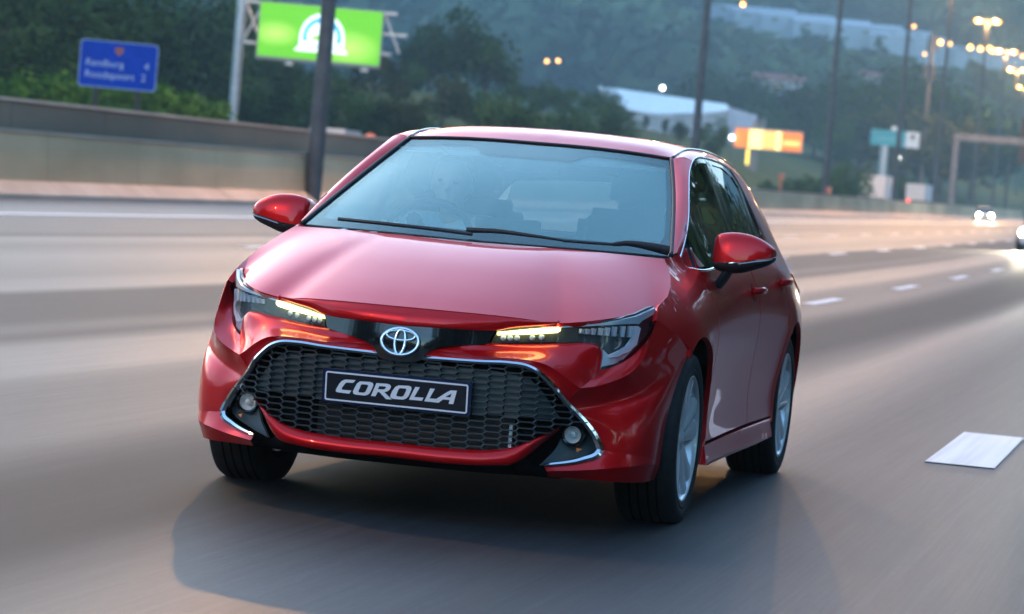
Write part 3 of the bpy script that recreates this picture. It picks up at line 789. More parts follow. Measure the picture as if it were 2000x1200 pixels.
# --- wheels
def wheel(x, sd):
    w = empty('wheel'); w.parent = car
    o = (x, .765 * sd, .317)
    t = MB()
    prof = [(.225, -.100), (.245, -.112), (.285, -.1125), (.305, -.104), (.3145, -.088), (.3165, -.05), (.317, 0), (.3165, .05), (.3145, .088), (.305, .104), (.285, .1125), (.262, .1125), (.258, .110), (.254, .1125), (.245, .111), (.225, .100)]
    t.lathe([(r, h * sd) for r, h in prof], 56, 'y', o)
    ty = t.build('tyre', RUBBER, w, True, 50)
    gv = MB()
    for h in (-.05, -.018, .018, .05):
        gv.lathe([(.3176, h - .004), (.3176, h + .004)], 56, 'y', o)
    gv.build('tread_groove', DARK, ty, True, None)
    rim = empty('rim'); rim.parent = w
    b_ = MB(); b_.lathe([(r, h * sd) for r, h in [(.228, .101), (.233, .106), (.229, .108), (.221, .104), (.214, .085), (.205, .03), (.200, -.09)]], 56, 'y', o); b_.build('rim_barrel', ALLOY, rim, True, 50)
    b_ = MB(); b_.lathe([(r, h * sd) for r, h in [(.0, -.02), (.150, -.02), (.150, .0)]], 40, 'y', o); b_.build('brake_disc', mat('brake_steel', (.25, .25, .26), .35, 1.0), w, True, 50)
    for k in range(10):
        a = 2*math.pi * (k // 2) / 5 + (.22 if k % 2 else -.22) + .3
        s = MB(); G = []
        for rr, hh, wd in ((.045, .078, .024), (.09, .086, .026), (.15, .090, .031), (.20, .095, .036), (.222, .098, .042)):
            ca, sa = math.cos(a), math.sin(a); tx, tz = -sa, ca
            aa = a * 1.0
            for q, dh in ((-1, -.030), (-1, -.004), (-.55, .004), (.55, .004), (1, -.004), (1, -.030)):
                G.append((o[0] + rr*ca + tx*q*wd, o[1] + (hh + dh) * sd, o[2] + rr*sa + tz*q*wd))
        s.add(G, grid_faces(5, 6)); s.build('spoke', ALLOY, rim, True, 40)
    b_ = MB(); b_.lathe([(0, .090 * sd), (.024, .089 * sd), (.030, .084 * sd), (.055, .080 * sd), (.062, .060 * sd)], 30, 'y', o); b_.build('hub_cap', ALLOY, rim, True, 50)
    return w
for x in (0.0, -2.64):
    for sd in (1, -1): wheel(x, sd)
# dark liners over the wheels, floor pan
for cx in (0.0, -2.64):
    for sd in (1, -1):
        lin = MB(); tt_ = np.linspace(-.35, math.pi + .35, 20); P = []
        for yy in (.50, .872):
            for t in tt_:
                px_, pz_ = cx + .40 * math.cos(t), .317 + .40 * math.sin(t)
                P.append((px_, min(yy, ys(min(px_, .6), max(pz_, .16)) - (.03 if px_ > .2 else .012)) * sd, pz_))
        lin.add(P, grid_faces(2, 20) + [tuple(range(20))]); lin.build('wheel_liner', DARK, car, smooth=False)
fp = MB()
fp.box((-.42, -.50, .195), (.50, .50, .24)); fp.box((-2.22, -.80, .185), (-.425, .80, .27)); fp.box((-3.2, -.50, .20), (-2.225, .50, .30))
fp.box((-.44, -.5, .25), (.62, .5, .60))
fp.build('floor_pan', DARK, car)
# unseen dark box added in the engine bay so that no light leaks through
sh = MB(); sh.box((-.30, -.66, .40), (.60, .66, .66)); sh.build('light_shroud', DARK, car)

# --- rear end (closed body, tailgate, rear window)
tail_y = [(-3.3, ys(-3.3, z), z) for z in (.22, .40, .55, .70, .85, 1.0)]
rr = []
for z, xc in ((.22, -3.36), (.40, -3.46), (.58, -3.44), (.75, -3.39), (.92, -3.40), (1.0, -3.36)):
    ye = ys(-3.3, z); rr.append([(xc, 0, z), (xc, ye * .55, z), (xc + .03, ye * .85, z), (-3.3, ye, z)])
sheet('tailgate', loft(rr, 24, 24), PAINT, car, flip=False)
rw = []
for w in (0, .5, 1.0):
    z = 1.0 + w * .245; x = -3.36 + .14 * w; ye = ys(-3.25, min(z, 1.12)) * (1 - .12 * w)
    rw.append([(x, 0, z), (x + .01, ye * .5, z), (x + .06, ye, z)])
sheet('rear_window', loft(rw, 20, 8), glass_material('rear_glass', (.34, .38, .39), ior=1.5), car, flip=False)
for sd in (1, -1):
    panel('tail_lamp', [(-3.08, .90), (-3.30, .98), (-3.32, .86), (-3.24, .80), (-3.10, .84)], side_fn(.006), REDTAIL, car, step=.04, flip=True, side=sd, flange=.02)

# --- mirrors
def mirror(sd):
    m_ = empty('door_mirror'); m_.parent = car
    x0 = -.63
    #   y, z top, z split, z bottom, depth half
    st = [(.812, 1.048, .960, .948, .050), (.822, 1.066, .960, .934, .066), (.86, 1.078, .963, .924, .080), (.92, 1.080, .969, .926, .082), (.975, 1.069, .982, .944, .076), (1.012, 1.052, .989, .958, .066), (1.034, 1.036, .994, .970, .052), (1.043, 1.024, .999, .981, .036)]
    def cap(n=14):
        V = []
        for (y, zt, zs, zb, dp) in curve(st, 22, True):
            for k in range(n):
                t = k / (n - 1)       # 0 at split (bulged), 1 at top (rolled back)
                V.append((x0 - .02 + dp * math.cos(t * 1.35) ** .75, y * sd, zs + (zt - zs) * math.sin(t * math.pi / 2) ** .9))
            V.append((x0 - .075, y * sd, zt - .006)); V.append((x0 - .075, y * sd, zs + .003))
        return V, grid_faces(22, n + 2, wrap=True) + [tuple(range(n + 2)), tuple(range(21 * (n + 2), 22 * (n + 2)))]
    b_ = MB(); b_.add(*cap()); b_.build('mirror_cap', PAINT, m_, True, 45)
    b_ = MB(); V = []
    for (y, zt, zs, zb, dp) in curve(st, 22, True):
        for k in range(8):
            t = k / 7
            V.append((x0 - .02 + (dp + .004) * math.cos(t * 1.3), y * sd, (zs - .003) + (zb - zs + .003) * math.sin(t * math.pi / 2)))
        V.append((x0 - .072, y * sd, zb + .006)); V.append((x0 - .072, y * sd, zs - .004))
    b_.add(V, grid_faces(22, 10, wrap=True) + [tuple(range(10)), tuple(range(210, 220))]); b_.build('mirror_shell', PLASTIC, m_, True, 45)
    b_ = MB(); V = []
    for (y, zt, zs, zb, dp) in curve(st[3:], 14, True):
        V += [(x0 - .014 + dp, y * sd, zs - .004), (x0 - .012 + dp, y * sd, zs - .009)]
    b_.add(V, grid_faces(14, 2)); b_.build('indicator_strip', mat('indicator_lens', (.25, .28, .30), .2, coat=.6), m_, True, None)
    b_ = MB(); L_ = []
    for t in np.linspace(0, 1, 7):
        y = .772 + .09 * t ** 1.6 + .02 * t; z = .862 + .085 * t; w = .052 - .006 * t; h_ = .030 + .012 * (1 - t)
        y = ys(x0, .86) - .012 + (.862 - ys(x0, .86) + .026) * t ** .8
        L_ += [(x0 - .012 + w * math.cos(a), (y + .022 * math.sin(a)) * sd, z) for a in np.linspace(0, 2*math.pi, 13)[:-1]]
    b_.add(L_, grid_faces(7, 12, wrap=True) + [tuple(range(12)), tuple(range(72, 84))]); b_.build('mirror_arm', PLASTIC, m_, True, 50)
    b_ = MB(); b_.box((x0 - .080, .84 if sd > 0 else -.99, .985), (x0 - .0765, .99 if sd > 0 else -.84, 1.045)); b_.build('mirror_glass', CHROME, m_)
for sd in (1, -1): mirror(sd)

# --- wipers and scuttle
sheet('scuttle', loft([rear, drop(curve(rear, 30), -.05, -.035), drop(curve(ws_bot, 30), .0, -.012), drop(curve(ws_bot, 30), -.02, -.012)], 40, 8), PLASTIC, car, flip=True)
def wiper(pts, r=.008):
    w = empty('wiper'); w.parent = car
    b_ = MB(); b_.tube(curve(pts, 20), np.interp(np.linspace(0, 1, 20), [0, .3, 1], [.016, .010, .006]), 8); b_.build('wiper_arm', PLASTIC, w, True, 50)
    return w
def wsp(y, w): 
    p = ws_at(min(abs(y), .999), w); return np.array([p[0], p[1] * (1 if y >= 0 else -1), p[2]]) + np.array([.012, 0, .022])
b_ = MB(); w = empty('wiper'); w.parent = car
b_.tube(curve([wsp(-.76, .020), wsp(-.5, .016), wsp(-.12, .006), wsp(.0, -.004 + .004)], 20), .008, 6); b_.build('wiper_blade', PLASTIC, w, True, 50)
b_ = MB(); b_.tube(curve([wsp(-.04, .030), wsp(.10, .032) + (.003, 0, .004), wsp(.30, .018) + (.003, 0, .003), wsp(.52, .0)], 20), np.linspace(.011, .004, 20), 8); b_.build('wiper_arm', PLASTIC, w, True, 50)
w = empty('wiper'); w.parent = car
b_ = MB(); b_.tube(curve([wsp(.70, .010), wsp(.76, .020) + (.004, 0, .004), wsp(.88, .012) + (.004, 0, .004), wsp(.985, .0)], 20), np.linspace(.008, .020, 20), 8); b_.build('wiper_arm', PLASTIC, w, True, 50)
b_ = MB(); b_.tube(curve([wsp(.45, .004), wsp(.62, .006), wsp(.74, .010)], 14), .006, 6); b_.build('wiper_blade', PLASTIC, w, True, 50)

# --- cabin
ins = MB()
ins.add([(-.15, -.70, .93), (-.15, .70, .93), (-.62, .70, .945), (-.62, -.70, .945), (-.70, -.70, .80), (-.70, .70, .80)], [(0, 1, 2, 3), (3, 2, 5, 4)])
ins.build('dashboard', CABIN, car)
b_ = MB(); b_.prism(rrect(.26, .12, .012), lambda a, c, d: (-.60 + d + c * .1, a + .0, 1.0 + c), -.01, .01); b_.build('dash_screen', CABIN, car)
b_ = MB(); b_.prism([(-.60, -.9)] + [(.0, 0)], lambda a, c, d: (0, 0, 0), 0, 0) if False else None
cw = np.array([-.78, -.37, .93]); ax_ = np.array([-.42, 0, 1.0]) * 0 + np.array([.92, 0, .38]); ax_ /= np.linalg.norm(ax_)
e1 = np.array([0, 1.0, 0]); e2 = np.cross(ax_, e1)
ring = [cw + .185 * (math.cos(t) * e1 + math.sin(t) * e2) for t in np.linspace(0, 2*math.pi, 40)]
sw = empty('steering_wheel'); sw.parent = car
b_ = MB(); b_.tube(ring, .014, 8, False); b_.build('wheel_ring', PLASTIC, sw, True, None)
b_ = MB()
for a in (0, math.pi, -math.pi / 2): b_.tube([cw - ax_ * -.02, cw + .18 * (math.cos(a) * e1 + math.sin(a) * e2)], .016, 6)
b_.tube([cw + ax_ * .02, cw - ax_ * .02], .055, 16); b_.tube([cw, cw + ax_ * .25], .03, 8); b_.build('wheel_hub', PLASTIC, sw, True, 40)
def seat(y, x0=-1.18):
    s = empty('seat'); s.parent = car
    def slab(nm, c, sx, sy, sz, tilt):
        bm = bmesh.new(); bmesh.ops.create_cube(bm, size=1)
        bmesh.ops.scale(bm, vec=(sx, sy, sz), verts=bm.verts); bmesh.ops.bevel(bm, geom=bm.edges, offset=min(sx, sy, sz) * .35, segments=3, affect='EDGES')
        bmesh.ops.rotate(bm, matrix=Matrix.Rotation(tilt, 3, 'Y'), verts=bm.verts); bmesh.ops.translate(bm, vec=c, verts=bm.verts)
        me = bpy.data.meshes.new(nm); bm.to_mesh(me); bm.free(); me.materials.append(SEATM)
        me.polygons.foreach_set('use_smooth', [True] * len(me.polygons)); link(bpy.data.objects.new(nm, me), s)
    slab('cushion', (x0 + .24, y, .50), .52, .52, .16, rad(-8)); slab('backrest', (x0 - .13, y, .83), .15, .50, .62, rad(-20)); slab('headrest', (x0 - .27, y, 1.215), .11, .27, .17, rad(-14))
seat(.37); seat(-.37)
b_ = MB(); b_.box((-2.55, -.66, .45), (-2.0, .66, .62)); b_.box((-2.75, -.66, .5), (-2.52, .66, 1.0)); b_.build('rear_bench', SEATM, car)
hl = MB()
hg = loft([[(r[0][0], 0, r[0][2] - .03), (r[0][0], r[2][1], r[2][2] - .03), (r[0][0], r[4][1] - .02, r[4][2] - .05)] for r in rrows[1:-1]], 14, 30)
sheet('headlining', hg, mat('headlining', (.25, .26, .27), .9), car, flip=False)
b_ = MB(); b_.prism(rrect(.24, .075, .02), lambda a, c, d: (-.93 + d, a, 1.285 + c), -.012, .012); b_.build('rear_view_mirror', PLASTIC, car)
b_ = MB()
for y0, y1 in ((-.56, -.06), (.06, .56)): b_.box((-1.12, y0, 1.295), (-.96, y1, 1.31))
b_.build('sun_visor', mat('visor', (.2, .21, .22), .9), car)

# --- driver (right-hand drive), one continuous body
def blob_body(name, parts, matr, voxel=.014):
    bm = bmesh.new()
    for a, b2, r0, r1 in parts:
        a, b2 = np.array(a, float), np.array(b2, float)
        k = max(2, int(np.linalg.norm(b2 - a) / (min(r0, r1) * .45)) + 1)
        for t in np.linspace(0, 1, k):
            p = a + (b2 - a) * t; r = r0 + (r1 - r0) * t
            bmesh.ops.create_icosphere(bm, subdivisions=2, radius=r, matrix=Matrix.Translation(p))
    me = bpy.data.meshes.new(name); bm.to_mesh(me); bm.free(); me.materials.append(matr)
    ob = bpy.data.objects.new(name, me); link(ob)
    md = ob.modifiers.new('remesh', 'REMESH'); md.mode = 'VOXEL'; md.voxel_size = voxel; md.use_smooth_shade = True
    sm_ = ob.modifiers.new('smooth', 'SMOOTH'); sm_.factor = .5; sm_.iterations = 4
    return ob
SKIN = noisy(mat('skin', (.52, .33, .24), .6), 20, (.49, .31, .22), (.55, .36, .26))
dx, dy = -1.20, -.37
hd = np.array([dx + .06, dy, 1.175])
body = [((dx, dy, .56), (dx - .02, dy, .72), .15, .15), ((dx - .02, dy - .06, .74), (dx - .02, dy + .06, .92), .14, .13), ((dx - .02, dy - .15, .98), (dx - .02, dy + .15, .98), .07, .07),
        ((dx, dy, 1.0), (dx + .03, dy, 1.10), .055, .052), (hd + (-.012, 0, .02), hd + (-.005, 0, .035), .088, .085), (hd + (.02, 0, -.055), hd + (.035, 0, -.075), .062, .045), (hd + (.078, 0, .0), hd + (.098, 0, -.022), .010, .014),
        (hd + (.066, -.02, -.062), hd + (.066, .02, -.062), .010, .010), (hd + (-.01, -.085, -.005), hd + (-.012, -.087, -.03), .014, .012), (hd + (-.01, .085, -.005), hd + (-.012, .087, -.03), .014, .012)]
for s in (-1, 1):
    sh_, el, ha = np.array([dx, dy + .17 * s, .97]), np.array([dx + .20, dy + .23 * s, .79]), cw + .185 * (math.cos(.15) * s * e1 + math.sin(.15) * e2) + np.array([-.03, 0, 0])
    body += [(sh_, el, .058, .045), (el, ha, .042, .028), (ha, ha + (.02, 0, .03), .034, .03)]
    for q in range(4): body.append((ha + (.02, -.01 * s, .035 - .02 * q), ha + (.055, .0, .030 - .02 * q), .010, .009))
    hip, kn = np.array([dx + .02, dy + .09 * s, .56]), np.array([dx + .42, dy + .12 * s, .66])
    body += [(hip, kn, .085, .062), (kn, (dx + .62, dy + .11 * s, .34), .056, .042)]
person = blob_body('person', body, SKIN)
tag(person, 'driver in a light shirt behind the windscreen of the red hatchback', 'person')
shirt = blob_body('shirt', [(a, b2, r0 + .012, r1 + .012) for a, b2, r0, r1 in body[:3] + [body[10], body[17]]], noisy(mat('shirt_cloth', (.62, .66, .70), .9), 60, (.58, .62, .66), (.68, .72, .76)))
shirt.parent = person
hair = blob_body('hair', [(hd + (-.03, 0, .045), hd + (-.035, 0, .05), .092, .088), (hd + (-.05, 0, -.01), hd + (-.055, 0, -.03), .075, .066)], mat('hair_dark', (.015, .012, .01), .7), .012)
hair.parent = person
ey = MB()
for s in (-1, 1): ey.lathe([(0, .010), (.008, .008), (.012, .0)], 10, 'x', tuple(hd + (.066, .032 * s, .012)))
ey.build('eyes', mat('eye_dark', (.06, .035, .025), .9, spec=.05), person, True)
# ================================================================== THE PLACE
rng = random.Random(7); nrng = np.random.default_rng(7)
def zr(x):
    a = (-x - 30) / 12.0
    return .0088 * 12.0 * float(np.log1p(np.exp(min(max(a, -50), 50)))) if a < 50 else .0088 * (-x - 30)
_zr0 = zr
RX = np.r_[np.linspace(420, -30, 30), np.linspace(-35, -900, 90)]
_rz = np.array([_zr0(q) for q in RX])
def zr(x): return float(np.interp(-x, -RX, _rz)) if x > -900 else _zr0(x)
def at(u, v, dist):
    """point seen at pixel (u, v), dist metres away along the view"""
    d = ray(u, v); return CAM + d * (dist / 1.0)
def smooth01(t): t = min(1, max(0, t)); return t * t * (3 - 2 * t)
def along(u, y):
    """x at which the vertical plane at y is crossed by the sight line through column u (taken at the horizon)"""
    d = ray(u, 380 + (u - 1000) * .085); t = (y - CAM[1]) / d[1]; return CAM[0] + t * d[0]

# --- asphalt
ASPH = bpy.data.materials.new('asphalt'); ASPH.use_nodes = True
N, L, b = nodes(ASPH)
tc = N.new('ShaderNodeTexCoord')
def mapped(sc):
    m = N.new('ShaderNodeMapping'); m.inputs['Scale'].default_value = sc; L.new(tc.outputs['Object'], m.inputs[0]); return m
def noise(mp, scale, det=4, rough=.6):
    n = N.new('ShaderNodeTexNoise'); n.inputs['Scale'].default_value = scale; n.inputs['Detail'].default_value = det; n.inputs['Roughness'].default_value = rough
    L.new(mp.outputs[0], n.inputs[0]); return n
def ramp(src, stops):
    r = N.new('ShaderNodeValToRGB')
    while len(r.color_ramp.elements) < len(stops): r.color_ramp.elements.new(.5)
    for e, (p, c) in zip(r.color_ramp.elements, stops): e.position = p; e.color = (*c, 1) if len(c) == 3 else c
    L.new(src, r.inputs[0]); return r
wear = noise(mapped((.012, .55, 1)), 1.0, 3, .5)           # wheel tracks and resurfaced strips run along the road
streak = noise(mapped((.16, 14.0, 1)), 1.0, 8, .75)
grain = noise(mapped((1, 1, 1)), 55.0, 5, .7)
sx = N.new('ShaderNodeSeparateXYZ'); L.new(tc.outputs['Object'], sx.inputs[0])
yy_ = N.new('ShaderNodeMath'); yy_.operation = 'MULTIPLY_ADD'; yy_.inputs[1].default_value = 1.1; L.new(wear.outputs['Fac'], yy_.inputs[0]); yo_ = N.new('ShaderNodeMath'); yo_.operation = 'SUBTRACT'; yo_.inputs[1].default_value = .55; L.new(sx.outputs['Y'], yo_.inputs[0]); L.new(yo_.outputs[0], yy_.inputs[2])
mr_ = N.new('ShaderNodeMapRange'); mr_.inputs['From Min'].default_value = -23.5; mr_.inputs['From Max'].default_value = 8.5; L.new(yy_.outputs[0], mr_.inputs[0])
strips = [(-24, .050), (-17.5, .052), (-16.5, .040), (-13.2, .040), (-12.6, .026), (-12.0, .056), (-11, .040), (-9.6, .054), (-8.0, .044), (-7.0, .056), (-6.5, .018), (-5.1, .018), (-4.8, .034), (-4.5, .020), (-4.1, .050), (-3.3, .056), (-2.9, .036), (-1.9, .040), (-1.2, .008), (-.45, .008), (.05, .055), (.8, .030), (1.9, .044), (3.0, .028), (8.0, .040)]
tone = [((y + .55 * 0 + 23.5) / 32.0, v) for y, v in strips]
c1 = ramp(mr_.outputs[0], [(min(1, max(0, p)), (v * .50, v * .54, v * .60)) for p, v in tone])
c2 = ramp(streak.outputs['Fac'], [(.32, (.50, .51, .53)), (.68, (1.5, 1.47, 1.42))])
c3 = ramp(grain.outputs['Fac'], [(.35, (.7, .7, .7)), (.7, (1.35, 1.33, 1.3))])
mul = N.new('ShaderNodeMix'); mul.data_type = 'RGBA'; mul.blend_type = 'MULTIPLY'; mul.inputs[0].default_value = 1
L.new(c1.outputs[0], mul.inputs[6]); L.new(c2.outputs[0], mul.inputs[7])
mu2 = N.new('ShaderNodeMix'); mu2.data_type = 'RGBA'; mu2.blend_type = 'MULTIPLY'; mu2.inputs[0].default_value = 1
fine = noise(mapped((.9, 55.0, 1)), 1.0, 6, .75)
c4 = ramp(fine.outputs['Fac'], [(.32, (.55, .55, .56)), (.68, (1.45, 1.44, 1.42))])
mu3 = N.new('ShaderNodeMix'); mu3.data_type = 'RGBA'; mu3.blend_type = 'MULTIPLY'; mu3.inputs[0].default_value = 1
L.new(mul.outputs[2], mu3.inputs[6]); L.new(c4.outputs[0], mu3.inputs[7])
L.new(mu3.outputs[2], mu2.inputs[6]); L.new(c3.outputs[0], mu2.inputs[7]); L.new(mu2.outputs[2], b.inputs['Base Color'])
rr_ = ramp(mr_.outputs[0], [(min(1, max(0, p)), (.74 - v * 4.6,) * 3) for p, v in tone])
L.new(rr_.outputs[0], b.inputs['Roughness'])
bp = N.new('ShaderNodeBump'); bp.inputs['Strength'].default_value = .25; bp.inputs['Distance'].default_value = .006
L.new(grain.outputs['Fac'], bp.inputs['Height']); L.new(bp.outputs[0], b.inputs['Normal'])
b.inputs['Specular IOR Level'].default_value = .26

xs = RX
road_v = [(x, y, zr(x)) for x in xs for y in (-23.2, 17.0)]
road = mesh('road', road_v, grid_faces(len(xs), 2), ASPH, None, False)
tag(road, kind='structure')
PAINTW = noisy(mat('road_paint', (.6, .6, .58), .6), 1.0, (.62, .62, .61), (.78, .78, .77), stretch=(.35, 22, 1), lo=.3, hi=.6, detail=3, bump=.15, bscale=40)
def marking(name, x0, x1, y0, y1, label, group=None):
    X = np.array(sorted({x0, x1} | {float(q) for q in RX if min(x0, x1) < q < max(x0, x1)}, reverse=True)); n = len(X)
    V = [(x, y, zr(x) + .006) for x in X for y in (y0, y1)] + [(x, y, zr(x) - .01) for x in X for y in (y0, y1)]
    F = grid_faces(n, 2) + [(2*i, 2*i+2, 2*n+2*i+2, 2*n+2*i) for i in range(n-1)] + [(2*i+1, 2*n+2*i+1, 2*n+2*i+3, 2*i+3) for i in range(n-1)]
    o = mesh(name, V, F, PAINTW, road, False); 
    return o
marking('edge_line', 60, -420, -17.10, -16.78, 'e')
for i in range(22): marking('lane_dash', -28.8 - 11.6*i, -32.4 - 11.6*i, -2.36, -2.20, 'd')
marking('lane_dash', -4.15, -6.7, 1.40, 1.74, 'd')
for i in range(26): marking('lane_dash', -20.6 - 11.6*i, -24.0 - 11.6*i, -6.62, -6.46, 'd')
for i in range(1, 28): marking('lane_dash', -20.0 - 11.6*i, -23.4 - 11.6*i, -10.82, -10.66, 'd')

# --- ground and hillside
def hill(x, y):
    d = math.hypot(x - CAM[0], y - CAM[1])
    z = zr(x) - .35 if x > -900 else zr(-900) - .35
    if y < -23: z += .5 * smooth01((-23.3 - y) / 2) + 5.5 * smooth01((-30 - y) / 26) * smooth01((-x - 110) / 90) + .9 * smooth01((-26 - y) / 10)
    if y > 17: z += .4 + 2.0 * smooth01((y - 20) / 20)
    far = smooth01((d - 430) / 1500)
    if x > 60: far *= .6
    z += 215 * far + 14 * far * math.sin(x * .006 + y * .004) * math.cos(y * .005 - 1.1) + 6 * far * math.sin(x * .017 - y * .013)
    return z
gx = np.r_[np.linspace(1100, 420, 18), np.linspace(400, -60, 24), np.linspace(-75, -420, 60), np.linspace(-450, -2600, 70)]
gy = np.r_[np.linspace(-2200, -340, 40), np.linspace(-300, -70, 40), np.linspace(-66, -26, 21), [-24.2, -23.15, -22.7], [16.8, 17.4, 19, 22, 26], np.linspace(32, 1500, 36)]
gv = [(x, y, hill(x, y)) for x in gx for y in gy]
GRASS = noisy(mat('grass_ground', (.05, .07, .03), 1.0, spec=.05), .35, (.026, .044, .014), (.062, .092, .032), detail=8, bump=.4, bscale=4)
ground = mesh('ground', gv, grid_faces(len(gx), len(gy)), GRASS, None, True, None)
tag(ground, kind='structure')

# --- concrete barrier: cast segments standing end to end
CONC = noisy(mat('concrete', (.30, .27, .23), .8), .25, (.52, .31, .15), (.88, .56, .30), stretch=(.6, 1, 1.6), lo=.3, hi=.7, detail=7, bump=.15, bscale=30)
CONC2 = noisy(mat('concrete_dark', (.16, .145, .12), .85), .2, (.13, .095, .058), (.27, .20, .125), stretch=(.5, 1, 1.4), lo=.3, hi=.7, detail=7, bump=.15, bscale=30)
COPE = noisy(mat('concrete_lit', (.6, .5, .4), .75), .6, (.54, .38, .27), (.70, .52, .39), bump=.1, bscale=20)  # warm light on the foot and copings put into the colour
barrier = empty('concrete_barrier', (-52, -22.4, zr(-52)))
tag(barrier, 'long low concrete barrier with sloped pale foot along far edge of the road', 'wall')
inv = lambda p: (p[0] + 52, p[1] + 22.4, p[2] - zr(-52))
def extrude(name, prof, x0, x1, m, parent, f=lambda p: p, closed=True):
    n = len(prof); V = [f((x, y, zr(x) + z)) for x in (x0, x1) for y, z in prof]
    F = [(i, (i+1) % n, n + (i+1) % n, n + i) for i in range(n)] + [tuple(range(n - 1, -1, -1)), tuple(range(n, 2*n))]
    b_ = MB(); b_.add(V, F); return b_.build(name, m, parent)
SEG = 6.0
for i in range(72):
    x1 = 12 - SEG * i; x0 = x1 - SEG + .03
    extrude('wall_segment', [(-22.34, .34), (-22.42, 1.38), (-22.80, 1.38), (-22.80, -.3), (-22.34, -.3)], x1, x0, CONC, barrier, inv)
    extrude('sloped_foot', [(-21.92, -.05), (-21.92, .07), (-22.32, .34), (-22.335, .34), (-22.335, -.05)], x1, x0, COPE, barrier, inv)
    extrude('coping', [(-22.38, 1.383), (-22.38, 1.43), (-22.84, 1.43), (-22.84, 1.383)], x1, x0, COPE, barrier, inv)
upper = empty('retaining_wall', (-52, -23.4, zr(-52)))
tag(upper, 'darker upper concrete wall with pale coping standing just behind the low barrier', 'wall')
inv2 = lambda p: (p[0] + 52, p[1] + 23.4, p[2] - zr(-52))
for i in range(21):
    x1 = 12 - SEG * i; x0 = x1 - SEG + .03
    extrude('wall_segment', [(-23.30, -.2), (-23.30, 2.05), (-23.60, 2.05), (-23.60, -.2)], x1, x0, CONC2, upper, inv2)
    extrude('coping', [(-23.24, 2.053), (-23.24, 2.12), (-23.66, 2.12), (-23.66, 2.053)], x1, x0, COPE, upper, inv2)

# --- lighting masts
STEEL = noisy(mat('mast_steel', (.09, .08, .08), .6, .3), 3, (.07, .062, .06), (.11, .10, .10))
GALV = noisy(mat('galvanised', (.42, .46, .48), .4, .6), 4, (.36, .40, .42), (.48, .52, .54))
LAMPM = mat('sodium_lamp', (1, .6, .2), .4, emit=(1.0, .35, .035), estr=1.9)
LAMPW = mat('cool_lamp', (1, 1, 1), .4, emit=(.95, 1.0, .95), estr=3)
sod = bpy.data.lights.new('sodium_light', 'POINT'); sod.energy = 6000; sod.color = (1.0, .50, .16); sod.shadow_soft_size = .3
def mast(x, y, h, r, label, light=True):
    t = empty('lighting_mast', (x, y, zr(x) + 1.0))
    tag(t, label, 'street lamp', 'lighting masts along the barrier')
    b_ = MB(); b_.tube([(0, 0, -1.6), (0, 0, .6), (0, 0, h)], [r, r, r * .62], 12); b_.build('pole', STEEL, t, True, 50)
    b_ = MB(); b_.tube(curve([(0, -1.1, h + .28), (0, -.5, h + .22), (0, 0, h - .05), (0, .5, h + .22), (0, 1.1, h + .28)], 20), .06, 8); b_.build('cross_arm', STEEL, t, True, 50)
    for s in (-1, 1):
        f = MB(); f.lathe([(0, h + .44), (.16, h + .42), (.36, h + .36), (.41, h + .28)], 14, 'z', (0, 1.15 * s, 0)); hd_ = f.build('lamp_head', STEEL, t, True, 50)
        g = MB(); g.lathe([(.34, h + .28), (.31, h + .10), (.18, h - .02), (0, h - .06)], 14, 'z', (0, 1.15 * s, 0)); g.build('lamp_bowl', LAMPM, hd_, True, 50)
    if light:
        lo = bpy.data.objects.new('sodium_light', sod); link(lo, t); lo.location = (0, 0, h - .1)
    return t
mx = [along(614, -22.14)] + [along(u, -22.95) for u in (1347, 1605, 1740, 1818)]
lab = ['thick dark lighting mast in front of the green screen', 'dark lighting mast rising just behind the red hatchback roof',
       'dark lighting mast between the orange and the teal billboards', 'dark lighting mast crossing in front of the teal billboard', 'dark lighting mast right of the white box trucks']
for q_, (x, l_, r) in enumerate(zip(mx, lab, (.24, .22, .22, .22, .20))): mast(x, -22.14 if q_ == 0 else -22.95, 21.0, r, l_)
mast(45.0, -22.95, 21.0, .22, 'tall lighting mast on the barrier behind the viewpoint'); mast(-15.0, -22.95, 21.0, .22, 'tall lighting mast on the barrier beyond the left edge of the picture')
for u, v, l_ in ((1929, 41, 'nearest lit lighting mast, its twin amber lamps highest in the picture'), (1965, 100, 'second lit lighting mast with amber lamps close together'),
                 (1987, 136, 'third lit lighting mast, twin amber lamps right above the road gantry'), (2003, 171, 'farthest lit lighting mast, cut by the right edge of the picture')):
    X = min(np.linspace(-220, -800, 581), key=lambda q: abs(on(u, v, x=q)[2] - zr(q) - 22.2)); Pm = on(u, v, x=X)
    mast(X, Pm[1], 21.0, .20, l_)

# --- signs and billboards
def facing(name, P, label, cat, yaw=None, group=None):
    """an Empty at P whose local +x looks back towards the road users (local y to the right of the picture)"""
    o = empty(name, P, yaw if yaw is not None else math.atan2(CAM[1] - P[1], CAM[0] - P[0]))
    return tag(o, label, cat, group)
def text_mesh(name, txt, size, m, parent, loc, align='LEFT', ext=.004):
    cu = bpy.data.curves.new(name, 'FONT'); cu.body = txt; cu.size = size; cu.extrude = ext; cu.align_x = align; cu.align_y = 'CENTER'
    tmp = bpy.data.objects.new(name + '_tmp', cu); COL.objects.link(tmp)
    dg = bpy.context.evaluated_depsgraph_get(); dg.update()
    me = bpy.data.meshes.new_from_object(tmp.evaluated_get(dg)); COL.objects.unlink(tmp); bpy.data.objects.remove(tmp)
    me.materials.clear(); me.materials.append(m)
    o = bpy.data.objects.new(name, me); link(o, parent); o.location = loc
    o.rotation_euler = (math.pi / 2, 0, math.pi / 2)
    return o
PL = lambda a, c, d: (d, a, c)
BLUE = noisy(mat('sign_blue', (.004, .05, .42), .8, spec=.08), 3, (.003, .045, .38), (.006, .058, .46))
SIGNGREY = mat('sign_back', (.25, .26, .27), .5, .4)
